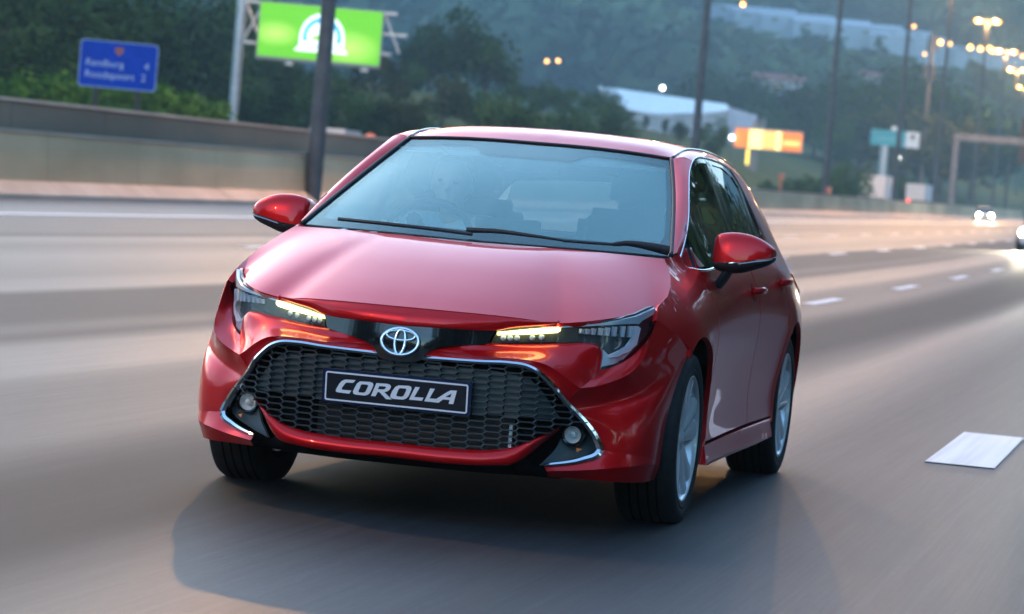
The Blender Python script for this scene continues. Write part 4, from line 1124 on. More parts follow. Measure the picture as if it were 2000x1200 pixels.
D = 86.0; P = at(231, 128, D); k = D / FPX
s = facing('direction_sign', (P[0], P[1], P[2] - 1.6), 'blue motorway direction sign on two dark posts above the wall at left', 'road sign')
w_, h_ = 152 * k, 92 * k
q = MB(); q.prism(rrect(w_, h_, .10), lambda a, c, d: (d, a, c + 1.6), -.05, 0); q.build('sign_plate', BLUE, s)
q = MB(); o_, i_ = rrect(w_, h_, .10), rrect(w_ - .06, h_ - .06, .09); n_ = len(o_)
q.add([(.006, a, c + 1.6) for a, c in o_] + [(.006, a, c + 1.6) for a, c in i_], [(i, (i+1) % n_, n_ + (i+1) % n_, n_ + i) for i in range(n_)]); q.build('sign_border', mat('border_pale', (.25, .35, .55), .4), s)
PALE = mat('sign_white', (.45, .55, .72), .5)
text_mesh('lettering', 'Randburg', .27, PALE, s, (.008, -w_ * .42, 1.6 + .02)); text_mesh('lettering', '4', .27, PALE, s, (.008, w_ * .33, 1.6 + .02))
text_mesh('lettering', 'Roodepoort', .27, PALE, s, (.008, -w_ * .42, 1.6 - .30)); text_mesh('lettering', '2', .27, PALE, s, (.008, w_ * .30, 1.6 - .30))
q = MB(); q.prism([(-.11, .10), (.11, .10), (.12, -.02), (0, -.13), (-.12, -.02)], lambda a, c, d: (d, a, c + 1.6 + .38), .006, .010); q.build('route_badge', mat('badge_red', (.35, .09, .06), .5), s)
for a in (-.55, .60):
    q = MB(); q.tube([(-.08, a, -3.2), (-.08, a, 1.6 + h_ * .4)], .07, 8); q.build('post', mat('post_dark', (.03, .028, .025), .7), s, True, 50)

# green screen on a truss
D = 134.0; k = D / FPX; P = at(625, 66, D)
def emissive(name, col, st): return mat(name, tuple(min(1, c) for c in col), .5, emit=col, estr=st)
scr = facing('screen_billboard', (P[0], P[1], P[2] - 3.0), 'glowing green digital billboard with white arched badge on a steel truss', 'billboard')
W2, H2 = 238 * k, 104 * k
GREENM = bpy.data.materials.new('green_screen'); GREENM.use_nodes = True
N, L, b = nodes(GREENM); tc = N.new('ShaderNodeTexCoord')
def spot(cx, cz, rx, rz):
    m = N.new('ShaderNodeMapping'); m.inputs['Location'].default_value = (0, -cx / rx, -(cz + 3.0) / rz); m.inputs['Scale'].default_value = (0, 1 / rx, 1 / rz); L.new(tc.outputs['Object'], m.inputs[0])
    g = N.new('ShaderNodeTexGradient'); g.gradient_type = 'SPHERICAL'; L.new(m.outputs[0], g.inputs[0]); return g
s1, s2 = spot(-W2 * .36, -.15, 1.5, .8), spot(W2 * .25, -.5, 1.9, 1.1)
ad = N.new('ShaderNodeMath'); ad.operation = 'ADD'; ad.use_clamp = True; L.new(s1.outputs['Fac'], ad.inputs[0]); L.new(s2.outputs['Fac'], ad.inputs[1])
cr = N.new('ShaderNodeValToRGB'); cr.color_ramp.elements[0].color = (.13, .62, .0, 1); cr.color_ramp.elements[0].position = .25; cr.color_ramp.elements[1].color = (.55, 1, .16, 1)
L.new(ad.outputs[0], cr.inputs[0]); L.new(cr.outputs[0], b.inputs['Emission Color']); b.inputs['Emission Strength'].default_value = .2
b.inputs['Base Color'].default_value = (.02, .02, .02, 1)
q = MB(); q.box((-.02, -W2/2, 3 - H2/2), (0, W2/2, 3 + H2/2)); q.build('screen', GREENM, scr)
q = MB(); q.box((-.35, -W2/2 - .06, 3 - H2/2 - .14), (-.03, W2/2 + .06, 3 + H2/2 + .06)); q.build('cabinet', SIGNGREY, scr)
BW, BB, BG2 = emissive('badge_white', (.85, 1, .95), .2 * 1.1), emissive('badge_blue', (.03, .38, .62), .2 * .9), emissive('badge_green', (.25, .7, .05), .2 * .8)
c0 = .10; r_ = .98
def archp(r, base, wb): return [(c0 + wb, base), (c0 + r, base + .25)] + [(c0 + r * math.cos(t), -.18 + r * math.sin(t) * 1.08) for t in np.linspace(0, math.pi, 16)] + [(c0 - r, base + .25), (c0 - wb, base)]
z3 = lambda a, c, d: (d, a, c + 3.0)
q = MB(); q.prism(archp(.95, -.80, 1.15), z3, .002, .02); q.build('badge_plate', BW, scr)
q = MB(); ri = [(c0 + .84 * math.cos(t), -.20 + .90 * math.sin(t)) for t in np.linspace(0, math.pi, 20)]; rj = [(c0 + .64 * math.cos(t), -.20 + .68 * math.sin(t)) for t in np.linspace(math.pi, 0, 20)]
n_ = 20; q.add([z3(*p, .03) for p in ri] + [z3(*p, .03) for p in rj[::-1]], [(i, i+1, n_+i+1, n_+i) for i in range(n_-1)]); q.build('badge_arch', BB, scr)
q = MB()
for a in (-.72, .72): q.lathe([(0, .034), (.12, .034)], 14, 'x', (0, c0 + a, 3 - .28))
q.build('badge_dots', BB, scr)
q = MB(); q.prism([(c0 - .5, -.30), (c0 + .5, -.30), (c0 + .4, -.12), (c0, -.02), (c0 - .4, -.12)], z3, .022, .03); q.build('badge_hill', BG2, scr)
q = MB(); q.box((.022, c0 - .95, 3 - .68), (.03, c0 + .95, 3 - .50)); q.build('badge_bar', emissive('badge_grey', (.55, .75, .85), .2), scr)
q = MB()
yl = -W2/2 - .95; yr = W2/2 + 1.15
for z in (1.15, -.60): q.box((-.8, yl, 3 + z - .06), (-.62, yr * (.86 if z > 0 else .82), 3 + z + .06))
q.box((-.8, W2/2, 3.2), (-.66, yr, 3.32))
for y0, y1, z0, z1 in ((yl + .3, -W2/2 + .1, 1.1, -.55), (yl + .3, -W2/2 + .1, -.55, 1.1), (W2/2 + .1, W2/2 + .85, 1.1, -.55)):
    q.tube([(-.7, y0, 3 + z0), (-.7, y1, 3 + z1)], .05, 6)
q.build('truss', GALV, scr)
q = MB(); q.tube([(-.75, yl + .12, -4.2), (-.75, yl + .12, 3 + 1.3)], .21, 14); q.build('column', GALV, scr, True, 50)
for a in (-1.2, .3, 2.0):
    q = MB(); q.tube([(-.1, a, 3 - H2/2 - .12), (.7, a, 3 - H2/2 - .28)], .03, 6); q.box((.62, a - .16, 3 - H2/2 - .34), (.80, a + .16, 3 - H2/2 - .22)); q.build('flood_lamp', GALV, scr)

# orange lit billboard
D = 300.0; k = D / FPX; P = at(1501, 274, D)
o = facing('lit_billboard', (P[0], P[1], P[2] - 3), 'billboard glowing orange and yellow on a pylon left of the dark mast', 'billboard')
W3, H3 = 130 * k, 36 * k
q = MB(); q.box((-.5, -W3/2 - .1, 3 - H3/2 - .1), (-.03, W3/2 + .1, 3 + H3/2 + .18)); q.build('cabinet', SIGNGREY, o)
ORG = emissive('orange_panel', (1.0, .23, .03), .2 * .62); YEL = emissive('yellow_panel', (1.0, .72, .22), .2 * 1.6)
cuts = [(-.5, -.30, ORG, 'orange_panel'), (-.295, -.085, YEL, 'yellow_panel'), (-.08, .10, emissive('ochre_panel', (1, .55, .14), .2 * .8), 'ochre_panel'), (.105, .19, YEL, 'yellow_panel'), (.195, .5, ORG, 'orange_panel')]
for a, c, m_, nm in cuts:
    q = MB(); q.box((-.02, a * W3, 3 - H3/2), (0.0, c * W3, 3 + H3/2)); q.build(nm, m_, o)
q = MB(); q.box((.003, .22 * W3, 2.62), (.02, .47 * W3, 3.1)); q.build('panel_band', emissive('band_gold', (1, .6, .15), .2 * .9), o)
q = MB(); q.box((-.6, -1.9, -3), (-.2, -.9, 3 - H3/2)); q.build('pylon', mat('pylon_grey', (.16, .18, .18), .7), o)
q = MB(); q.box((-.15, -2.0, .5), (-.05, -1.72, 2.0)); q.build('light_strip', emissive('strip_yellow', (1, .75, .12), .2 * 1.4), o)
# teal billboard
D = 380.0; k = D / FPX; P = at(1748, 271, D)
o = facing('hoarding', (P[0], P[1], P[2] - 4), 'small teal and white billboard on a single pale column beside the trees', 'billboard')
W4, H4 = 95 * k, 31 * k
TEALM, WHM = mat('teal_print', (.02, .26, .32), .5, emit=(.02, .26, .32), estr=.02), mat('white_panel', (.6, .68, .70), .5)
q = MB(); q.box((-.25, -W4/2, 4 - H4/2), (0, W4 * .22, 4 + H4/2)); q.build('teal_panel', TEALM, o)
q = MB(); q.box((-.25, W4 * .222, 4 - H4/2), (.01, W4/2, 4 + H4/2)); q.build('white_panel', WHM, o)
q = MB(); q.box((.012, W4 * .32, 4 + .05), (.03, W4 * .40, 4 + .6)); q.build('panel_mark', mat('mark_brown', (.12, .06, .05), .5), o)
q = MB(); q.box((.003, -W4 * .38, 4 - .22), (.02, W4 * .12, 4 + .02)); q.build('panel_script', mat('script_pale', (.10, .40, .46), .5), o)
q = MB(); q.tube([(-.2, -1.15, -5), (-.2, -1.15, 4 - H4/2)], .48, 12); q.build('column', GALV, o, True, 50)
q = MB(); q.box((-.2, -.5, 4 + H4/2), (0, .3, 4 + H4/2 + .5)); q.build('top_box', WHM, o)

# road gantry
D = 318.0; k = D / FPX; P = at(1857, 404, D); Pt = at(1871, 266, D)
g = empty('road_gantry', (P[0], P[1], zr(P[0])))
tag(g, 'grey steel road gantry with dark sign boards spanning the lanes at right', 'gantry')
gh = Pt[2] - zr(P[0])
GM = noisy(mat('gantry_grey', (.2, .19, .19), .6, .2), 2, (.16, .15, .15), (.22, .21, .21))
for yy in (0.0, 40.0):
    q = MB(); q.box((-.28, yy - .28, -.3), (.28, yy + .28, gh + .25)); q.build('gantry_leg', GM, g)
q = MB(); q.box((-.3, -.28, gh - .42), (.3, 40.28, gh + .28)); q.build('gantry_beam', GM, g)
SB = mat('sign_board_back', (.035, .022, .020), .6)
for z0, z1 in ((gh + .45, gh + 2.3), (gh - 2.3, gh - .5)):
    q = MB(); q.box((.32, 6.3, z0), (.46, 13.0, z1)); q.build('sign_board', SB, g)
    for n_ in range(3):
        q = MB(); q.box((.30, 7.2 + 2.4 * n_, z0 - .3), (.318, 7.35 + 2.4 * n_, z1 - .2)); q.build('hanger', GM, g)

# delineators on the barrier, marker behind the wall, white lorry roof
def delineator(u, v, D, hgt, label):
    P = at(u, v, D); o = empty('delineator_post', (P[0], P[1], P[2])); tag(o, label, 'marker post', 'orange marker posts on the barrier')
    q = MB(); q.tube([(0, 0, -.5), (0, 0, hgt)], .09, 8); q.build('post', mat('marker_orange', (.55, .16, .07), .6), o, True, 50)
    q = MB(); q.box((-.1, -.16, hgt - .35), (.1, .16, hgt)); q.build('reflector', mat('marker_red', (.6, .18, .10), .4), o)
delineator(1524, 368, 205, .95, 'short orange marker post left of the dark mast on the barrier top')
delineator(1618, 382, 212, .55, 'smaller orange marker post right of the dark mast')
P = at(723, 268, 102.5); o = empty('warning_drum', (P[0], P[1], P[2] - .3)); tag(o, 'round orange warning marker peeking over the upper wall', 'traffic cone')
q = MB(); q.lathe([(.22, -1.2), (.22, .2), (.17, .36), (0, .42)], 16); q.build('drum_body', mat('drum_orange', (.75, .14, .03), .5, emit=(1, .16, .03), estr=.03), o, True, 50)
q = MB(); q.lathe([(.225, .0), (.225, .09)], 16); q.build('drum_band', mat('band_white', (.6, .5, .45), .5), o, True, 50)

# --- warehouse beyond the trees
D = 420.0; k = D / FPX
A_, B_, C_, E_ = at(1168, 168, D), at(1420, 204, D + 4), at(1478, 224, D - 2), at(1248, 214, D - 16)
wh = empty('warehouse', (E_[0], E_[1], E_[2] - 6)); tag(wh, 'low warehouse with broad pale metal roof and grey walls beyond the trees', 'building')
iv = lambda p: tuple(np.asarray(p) - np.array([E_[0], E_[1], E_[2] - 6]))
ROOFM = noisy(mat('pale_metal_roof', (.6, .7, .7), .65), .4, (.60, .68, .68), (.72, .79, .79), stretch=(1, 4, 1))
WALLM = noisy(mat('warehouse_wall', (.30, .34, .36), .8), .5, (.25, .29, .31), (.34, .38, .40))
top1, top2 = np.array(A_), np.array(B_)
ev1 = np.array(at(1215, 209, D - 18)); ev2 = np.array(at(1424, 213, D - 14))
gab = np.array(at(1480, 226, D + 6))
q = MB(); n_ = 12; V = []
for t in np.linspace(0, 1, n_):
    a = top1 * (1-t) + top2 * t; c = ev1 * (1-t) + ev2 * t - np.array([0, 0, .9 * math.sin(math.pi * t)])
    V += [iv(a), iv(c), iv(c - (0, 0, .25)), iv(a - (0, 0, .25))]
q.add(V, grid_faces(n_, 4, wrap=True) + [(0, 1, 2, 3), (4*n_-1, 4*n_-2, 4*n_-3, 4*n_-4)]); q.build('roof', ROOFM, wh)
q = MB(); zb = E_[2] - 6.5
low = lambda p: iv((p[0], p[1], zb))
q.add([iv(ev1 - (0, 0, 1.0)), iv(ev2 - (0, 0, .4)), low(ev2), low(ev1)], [(0, 1, 2, 3)])
q.add([iv(ev2 - (0, 0, .3)), iv(top2 - (0, 0, .3)), iv(gab), low(gab), low(ev2)], [(0, 1, 2, 3, 4)])
bk1, bk2 = top1 + (-14, 0, -4), top2 + (-14, 0, -4)
q.add([iv(top1 - (0, 0, .3)), iv(bk1), low(bk1), low(ev1), iv(ev1 - (0, 0, .3))], [(0, 1, 2, 3, 4)]); q.add([iv(bk1), iv(gab + (-8, 0, 0)), low(gab + (-8, 0, 0)), low(bk1)], [(0, 1, 2, 3)])
q.build('wall', WALLM, wh)
q = MB(); q.add([iv(top2 - (0, 0, .1)), iv(gab), iv(gab + (-10, 0, -.4)), iv(top2 + (-12, 0, -.4))], [(0, 1, 2, 3)]); q.add([iv(top2 + (0, 0, -.1)), iv(top1 + (0, 0, -.1)), iv(bk1), iv(bk2)], [(0, 1, 2, 3)]); q.build('side_roof', WALLM, wh)
for j in range(4):
    t0 = .18 + .2 * j; p0 = ev1 * (1-t0) + ev2 * t0; p1 = ev1 * (1 - t0 - .1) + ev2 * (t0 + .1); nrm = np.array([.12, 0, 0])
    q = MB(); q.add([iv(p0 + nrm - (0, 0, 2.2)), iv(p1 + nrm - (0, 0, 2.2)), iv(p1 + nrm - (0, 0, 4.6)), iv(p0 + nrm - (0, 0, 4.6))], [(0, 1, 2, 3)]); q.build('window', mat('window_dusk', (.35, .42, .46), .2), wh)

# --- houses on the hillside
CLEAR = []
def house(u, v, D, w, h, label, col, roofc, ln=None, group='houses on the far hillside', rz=None):
    P = at(u, v, D)
    if hill(P[0], P[1]) > P[2] - h * .5:      # set it on the slope where the sight line meets the hillside
        for D2 in range(440, int(D), 5):
            P = at(u, v, D2)
            if hill(P[0], P[1]) + 3 > P[2]: break
        w *= D2 / D; h *= .5 * D2 / D; P = at(u, v, D2 - 12)
    if w > 8: CLEAR.append((P[0], P[1], P[2], w))
    o = facing('house', (P[0], P[1], P[2] - h * .5), label, 'house', rz, group)
    ln = ln or w * .6
    q = MB(); q.box((-ln/2, -w/2, -10), (ln/2, w/2, h * .6)); q.build('wall', col, o)
    q = MB(); q.add([(-ln/2 - .3, -w/2 - .3, h * .603), (ln/2 + .3, -w/2 - .3, h * .603), (ln/2 + .3, w/2 + .3, h * .603), (-ln/2 - .3, w/2 + .3, h * .603), (0, -w/2 - .3, h), (0, w/2 + .3, h)], [(0, 1, 4), (2, 3, 5), (1, 2, 5, 4), (3, 0, 4, 5), (0, 3, 2, 1)]); q.build('roof', roofc, o)
    for j in range(max(1, int(w / 6))):
        q = MB(); y0 = -w/2 + (j + .5) * w / max(1, int(w / 6)); q.box((ln/2, y0 - .8, h * .1), (ln/2 + .1, y0 + .8, h * .4)); q.build('window', GLOSSBLACK, o)
    return o
HW, HP, RR, RP = mat('house_white', (.42, .44, .46), .8), mat('house_pale', (.30, .33, .36), .8), mat('roof_red', (.25, .09, .07), .8), mat('roof_pale', (.50, .53, .56), .7)
for u, v, w, h, l_ in ((1470, 22, 40, 8, 'wide pale flat shed at the left end of the hillside row'), (1530, 34, 46, 9, 'second pale shed in the hillside row'), (1592, 44, 50, 10, 'long white shed in the middle of the hillside row'),
                       (1655, 54, 50, 10, 'long white shed right of the middle of the hillside row'), (1718, 64, 48, 9, 'pale shed behind the second dark mast on the hillside'), (1775, 76, 36, 7, 'smaller pale shed at the right end of the hillside row'),
                       (1880, 96, 40, 5, 'pale low roof behind the hillside street lights'), (1950, 108, 40, 5, 'pale low roof at the far right of the hillside')):
    house(u, v, 1500, w, h, l_, HW, RP)
for u, v, w, l_ in ((1048, 68, 9, 'white house among trees, upper middle of the hillside'), (1198, 74, 5, 'small white house right of the middle of the hillside'), (1215, 82, 5, 'small pale house just below another on the hillside'), (975, 58, 5, 'small white house beside the big dark tree crown')):
    house(u, v, 700, w * .6, w * .28, l_, HP, HP)
house(1520, 162, 560, 9, 3.2, 'red roofed house above the tree line, middle right', HP, RR); house(1700, 152, 620, 4, 2.5, 'tiny red roofed house behind the dark mast', HP, RR)

# --- hillside lights, each on its own thin pole
def hill_lamp(u, v, D, r, label, m_, group='street lights on the far hillside'):
    P = at(u, v, D); gz = hill(P[0], P[1]); o = empty('street_light', (P[0], P[1], min(gz, P[2] - 1))); tag(o, label, 'street lamp', group)
    h = P[2] - o.location.z
    q = MB(); q.tube([(0, 0, -.5), (0, 0, h)], .05, 6); q.build('pole', STEEL, o)
    q = MB(); q.lathe([(0, h + r), (r * .7, h + r * .7), (r, h), (r * .7, h - r * .7), (0, h - r)], 10); q.build('lamp_bowl', m_, o, True, None)
AMB = emissive('hill_amber', (1, .38, .06), 1.9 * 1.5); AMB2 = emissive('hill_amber_dim', (1, .42, .12), 1.9 * .7)
for u, v, D, r, m_, l_ in ((1451, 9, 700, .45, AMB, 'amber light near the top edge, right of the tallest dark mast'), (1256, 54, 700, .38, AMB2, 'faint amber light left of the dark mast on the hillside'), (1785, 52, 640, .35, AMB2, 'amber light touching the second dark mast'),
                           (1837, 83, 640, .48, AMB, 'amber light left of the thin mast, hillside row'), (1855, 86, 640, .40, AMB2, 'dim amber light behind the thin mast'), (1895, 93, 640, .48, AMB, 'amber light below the nearest twin lamps'), (1915, 96, 640, .44, AMB, 'amber light right below the nearest lit mast'),
                           (1933, 95, 640, .46, AMB, 'left one of two close amber lights on the hillside'), (1939, 100, 640, .46, AMB, 'right one of two close amber lights on the hillside'), (1806, 106, 640, .32, AMB2, 'dim amber light beside the telecom mast'), (1998, 110, 640, .40, AMB2, 'amber light at the right edge on the hillside'),
                           (1068, 120, 520, .30, AMB2, 'left of two faint amber lights above the roof of the hatchback'), (1090, 119, 520, .30, AMB2, 'right of two faint amber lights above the roof of the hatchback'), (1927, 255, 520, .30, AMB2, 'dim amber light just left of the gantry boards')):
    hill_lamp(u, v, D, r, l_, m_)
hill_lamp(1294, 172, 440, .30, 'bright white light above the pale warehouse roof', LAMPW, 'white lights in the valley'); hill_lamp(1429, 269, 300, .22, 'small white light left of the orange billboard', LAMPW, 'white lights in the valley')
hill_lamp(1736, 355, 318, .30, 'amber lamp at the corner of the white box truck', emissive('lamp_orange', (1, .45, .05), 1.9 * .8), 'lamps beside the trucks'); hill_lamp(1755, 309, 318, .16, 'tiny white lamp below the teal billboard', LAMPW, 'lamps beside the trucks')

# telecom mast
P = at(1823, 62, 420); Pb = at(1806, 300, 420); o = empty('telecom_mast', (P[0], P[1], P[2] - 26)); tag(o, 'slim dark telecom mast with antenna panels between two lighting masts', 'antenna mast')
q = MB(); q.tube([(0, 0, -4), (0, 0, 26)], [.42, .22], 10); q.build('pole', STEEL, o, True, 50)
for j, (a, z) in enumerate(((0, 24.4), (2.1, 24.4), (4.2, 24.4), (1, 20.5), (3.1, 20.5), (5.2, 20.5))):
    q = MB(); c_, s_ = math.cos(a), math.sin(a); q.tube([(c_ * .6, s_ * .6, z - 1.1), (c_ * .6, s_ * .6, z + 1.1)], .16, 6); q.tube([(0, 0, z), (c_ * .6, s_ * .6, z)], .05, 5); q.build('antenna_panel', STEEL, o)

# --- other traffic
HEADM = emissive('headlamp_white', (1.0, .90, .62), 45); TAILM = emissive('tail_red', (1, .06, .02), 2)
CARW = mat('car_white', (.62, .64, .66), .3, coat=1); CARD = mat('car_silver', (.30, .33, .35), .3, .5, coat=1)
def simple_car(P, rz, body_m, label, lit=True, name='parked_car', cat='car', group=None):
    o = empty(name, P, rz); tag(o, label, cat, group)
    rows = []
    for x, zt, hw in ((2.02, .62, .60), (1.95, .72, .74), (1.2, .86, .83), (.55, .93, .86), (-1.2, .96, .86), (-1.9, .98, .80), (-2.05, .80, .72)):
        rows.append([(x, -hw * .9, .28), (x, -hw, .5), (x, -hw * .96, zt - .06), (x, -hw * .8, zt), (x, hw * .8, zt), (x, hw * .96, zt - .06), (x, hw, .5), (x, hw * .9, .28)])
    V = [p for r in rows for p in r]; q = MB(); q.add(V, grid_faces(7, 8, wrap=True) + [tuple(range(8)), tuple(range(48, 56))]); q.build('body', body_m, o, True, 40)
    rows = []
    for x, zt, hw, k_ in ((.75, .93, .70, 0), (.05, 1.40, .58, 1), (-.9, 1.45, .58, 1), (-1.55, 1.35, .56, 1), (-1.95, .98, .68, 0)):
        rows.append([(x, -hw, zt), (x, hw, zt), (x, hw + (.12 if k_ else 0), .93), (x, -hw - (.12 if k_ else 0), .93)])
    q = MB(); q.add([p for r in rows for p in r], grid_faces(5, 4, wrap=True)); q.build('window', GLOSSBLACK, o, True, 30)
    q = MB(); q.add([(.05, -.60, 1.405), (.05, .60, 1.405), (-.9, .60, 1.456), (-.9, -.60, 1.456), (-1.55, -.58, 1.357), (-1.55, .58, 1.357), (.05, -.60, 1.44), (.05, .60, 1.44), (-.9, .60, 1.49), (-.9, -.60, 1.49), (-1.55, -.58, 1.39), (-1.55, .58, 1.39)], [(6, 7, 8, 9), (9, 8, 11, 10), (0, 1, 7, 6), (4, 10, 11, 5), (0, 6, 9, 3), (3, 9, 10, 4), (1, 2, 8, 7), (2, 5, 11, 8)]); q.build('roof', body_m, o)
    for x in (1.25, -1.25):
        for s_ in (-1, 1):
            q = MB(); q.lathe([(0, -.1), (.30, -.1), (.32, -.05), (.32, .05), (.30, .1), (0, .1)], 18, 'y', (x, .76 * s_, .32)); q.build('wheel', RUBBER, o, True, 40)
    for s_ in (-1, 1):
        q = MB(); q.lathe([(0, .045), (.09, .04), (.15, 0)], 12, 'x', (1.97, .58 * s_, .66)); q.build('headlight', HEADM if lit else SATIN, o, True, None)
        q = MB(); q.box((-2.07, .58 * s_ - .12, .70), (-2.0, .58 * s_ + .12, .84)); q.build('tail_lamp', REDTAIL, o)
    q = MB(); q.box((1.96, -.45, .42), (2.04, .45, .56)); q.build('grille', GLOSSBLACK, o)
    q = MB(); q.box((1.985, -.26, .34), (2.05, .26, .41)); q.build('number_plate', WHITEP, o)
    return o
def headbeams(o):
    for s_ in (-1, 1):
        l_ = bpy.data.lights.new('headlight_beam', 'SPOT'); l_.energy = 900; l_.color = (1, .88, .6); l_.spot_size = rad(50); l_.spot_blend = .8; l_.shadow_soft_size = .08
        ob = bpy.data.objects.new('headlight_beam', l_); link(ob, o); ob.location = (2.12, .58 * s_, .66); ob.rotation_euler = Vector((-1, 0, .06)).to_track_quat('Z', 'Y').to_euler()
P = at(1920, 434, 300); c_a = simple_car((P[0], P[1], zr(P[0]) + .01), rad(8), CARW, 'white car far up the road with both headlights on', True, 'oncoming_car', group='oncoming cars')
xq = -104.0; yq = on(1999, 462, x=xq + 2)[1] + .58
c_b = simple_car((xq, yq, zr(xq) + .01), 0.0, CARW, 'nearer oncoming car with dazzling headlight, cut off by the right edge', True, 'oncoming_car', group='oncoming cars')
headbeams(c_b); headbeams(c_a)
P = at(1673, 386, 312); simple_car((P[0], P[1], P[2] - .9), rad(172), CARW, 'pale car behind the barrier, left of the box trucks', False, 'waiting_car', group='traffic beyond the barrier')
def box_truck(u, v0, v1, D, wpx, label):
    k = D / FPX; P = at(u, v1, D); o = empty('box_truck', (P[0], P[1], P[2] - .75), rad(176)); tag(o, label, 'truck', 'box trucks beyond the barrier')
    w, h = wpx * k, (v1 - v0) * k
    q = MB(); q.box((-3.0, -w/2, .75), (3.0, w/2, .75 + h)); q.build('cargo_box', mat('box_white', (.62, .60, .58), .6), o)
    for s_ in (-1, 1):
        q = MB(); q.box((-3.04, -w/2 + .06 if s_ < 0 else .03, .85), (-3.004, -.03 if s_ < 0 else w/2 - .06, .65 + h)); q.build('rear_door', mat('door_white', (.68, .65, .62), .6), o)
        q = MB(); q.box((-3.0, s_ * (w/2 - .3) - .14, .50), (-2.92, s_ * (w/2 - .3) + .14, .70)); q.build('tail_lamp', TAILM if s_ > 0 else REDTAIL, o)
        for x in (-2.0, 2.9):
            q = MB(); q.lathe([(0, -.14), (.42, -.14), (.45, -.08), (.45, .08), (.42, .14), (0, .14)], 18, 'y', (x, s_ * (w/2 - .25), .45)); q.build('wheel', RUBBER, o, True, 40)
    q = MB(); q.box((3.1, -w/2 + .1, .5), (4.6, w/2 - .1, .75 + h * .75)); q.build('cab', CARW, o)
    q = MB(); q.box((-2.9, -.5, .45), (4.4, .5, .745)); q.build('chassis', DARK, o)
    q = MB(); q.box((-2.98, -w/2 + .1, .45), (-2.9, w/2 - .1, .52)); q.build('bumper_bar', DARK, o)
box_truck(1713, 343, 388, 318, 48, 'larger white box truck behind the barrier, seen from the rear'); box_truck(1796, 361, 393, 330, 38, 'smaller white box truck behind the barrier with pinkish rear')
P = at(1794, 345, 345)
P = at(655, 256, 104); o = empty('lorry', (P[0], P[1], P[2] - 2.6)); tag(o, 'white vehicle roof showing just above the upper wall beside the dark mast', 'van')
q = MB(); q.box((-1.0, -.6, .9), (1.0, .62, 2.66)); q.build('body', CARW, o); q = MB(); q.box((-.6, -.63, 1.9), (.6, -.605, 2.3)); q.build('window', GLOSSBLACK, o)

# --- trees
BARK = noisy(mat('bark', (.05, .042, .034), .9), 6, (.03, .026, .022), (.07, .058, .045), bump=.4)
def leaf_mat(name, c0, c1):
    m = noisy(mat(name, c0, 1.0, spec=.03), 1.1, c0, c1, lo=.40, hi=.62, detail=4)
    return m
LEAF = [leaf_mat('leaf_dark', (.010, .028, .010), (.040, .085, .026)), leaf_mat('leaf_mid', (.018, .046, .012), (.066, .125, .032)), leaf_mat('leaf_olive', (.024, .032, .013), (.075, .088, .032)), leaf_mat('leaf_bright', (.03, .09, .012), (.07, .16, .025))]
def crown_mesh(seed, n, shape, leaf, mat_i, clumps=16):
    """leaf-sized faces gathered in clumps through the crown's volume; unit height crown, centred at z=.5"""
    r = np.random.default_rng(seed)
    c = []
    while len(c) < clumps:
        p = r.uniform(-1, 1, 3)
        if np.linalg.norm(p) < 1 and (shape != 'column' or True): c.append(p)
    c = np.array(c); sc = {'round': (.42, .42, .42), 'broad': (.62, .62, .36), 'column': (.20, .20, .46), 'ragged': (.46, .46, .44), 'bush': (.60, .60, .40)}[shape]
    rad_c = r.uniform(.16, .30, clumps) * (1.0 if shape != 'column' else .7)
    k = r.integers(0, clumps, n)
    d = r.normal(size=(n, 3)); d /= np.linalg.norm(d, axis=1)[:, None]
    rr_ = rad_c[k] * r.uniform(.45, 1.05, n)
    P = c[k] * np.array(sc) + d * rr_[:, None] * np.array([1, 1, .85]) * (.8 if shape == 'column' else 1)
    P[:, 2] += .5
    a = r.normal(size=(n, 3)); a /= np.linalg.norm(a, axis=1)[:, None]
    nn = d * .7 + r.normal(size=(n, 3)) * .5; b_ = np.cross(a, nn); b_ /= np.linalg.norm(b_, axis=1)[:, None] + 1e-9
    s = leaf * r.uniform(.6, 1.4, n)[:, None]
    a, b_ = a * s, b_ * s * .6
    V = np.stack([P - a, P - b_, P + a, P + b_], 1).reshape(-1, 3)
    me = bpy.data.meshes.new('crown'); me.vertices.add(4*n); me.vertices.foreach_set('co', V.ravel().astype(np.float32))
    me.loops.add(4*n); me.loops.foreach_set('vertex_index', np.arange(4*n, dtype=np.int32))
    me.polygons.add(n); me.polygons.foreach_set('loop_start', np.arange(0, 4*n, 4, dtype=np.int32)); me.polygons.foreach_set('loop_total', np.full(n, 4, dtype=np.int32))
    me.update(calc_edges=True); me.materials.append(LEAF[mat_i]); return me, c * np.array(sc) + np.array([0, 0, .5])
def trunk_mesh(seed, centres):
    r = np.random.default_rng(seed); q = MB()
    q.tube(curve([(0, 0, -.30), (r.uniform(-.02, .02), r.uniform(-.02, .02), .0), (r.uniform(-.04, .04), r.uniform(-.04, .04), .30), (r.uniform(-.05, .05), 0, .62)], 10), np.linspace(.032, .012, 10), 8)
    for c in centres[:7]: q.tube(curve([(0, 0, .05 + .3 * r.random()), tuple(c * (.5, .5, .7)), tuple(c)], 6), np.linspace(.014, .004, 6), 5)
    me = bpy.data.meshes.new('trunk'); me.from_pydata(q.v, [], q.f); me.materials.append(BARK); return me
KINDS = {}
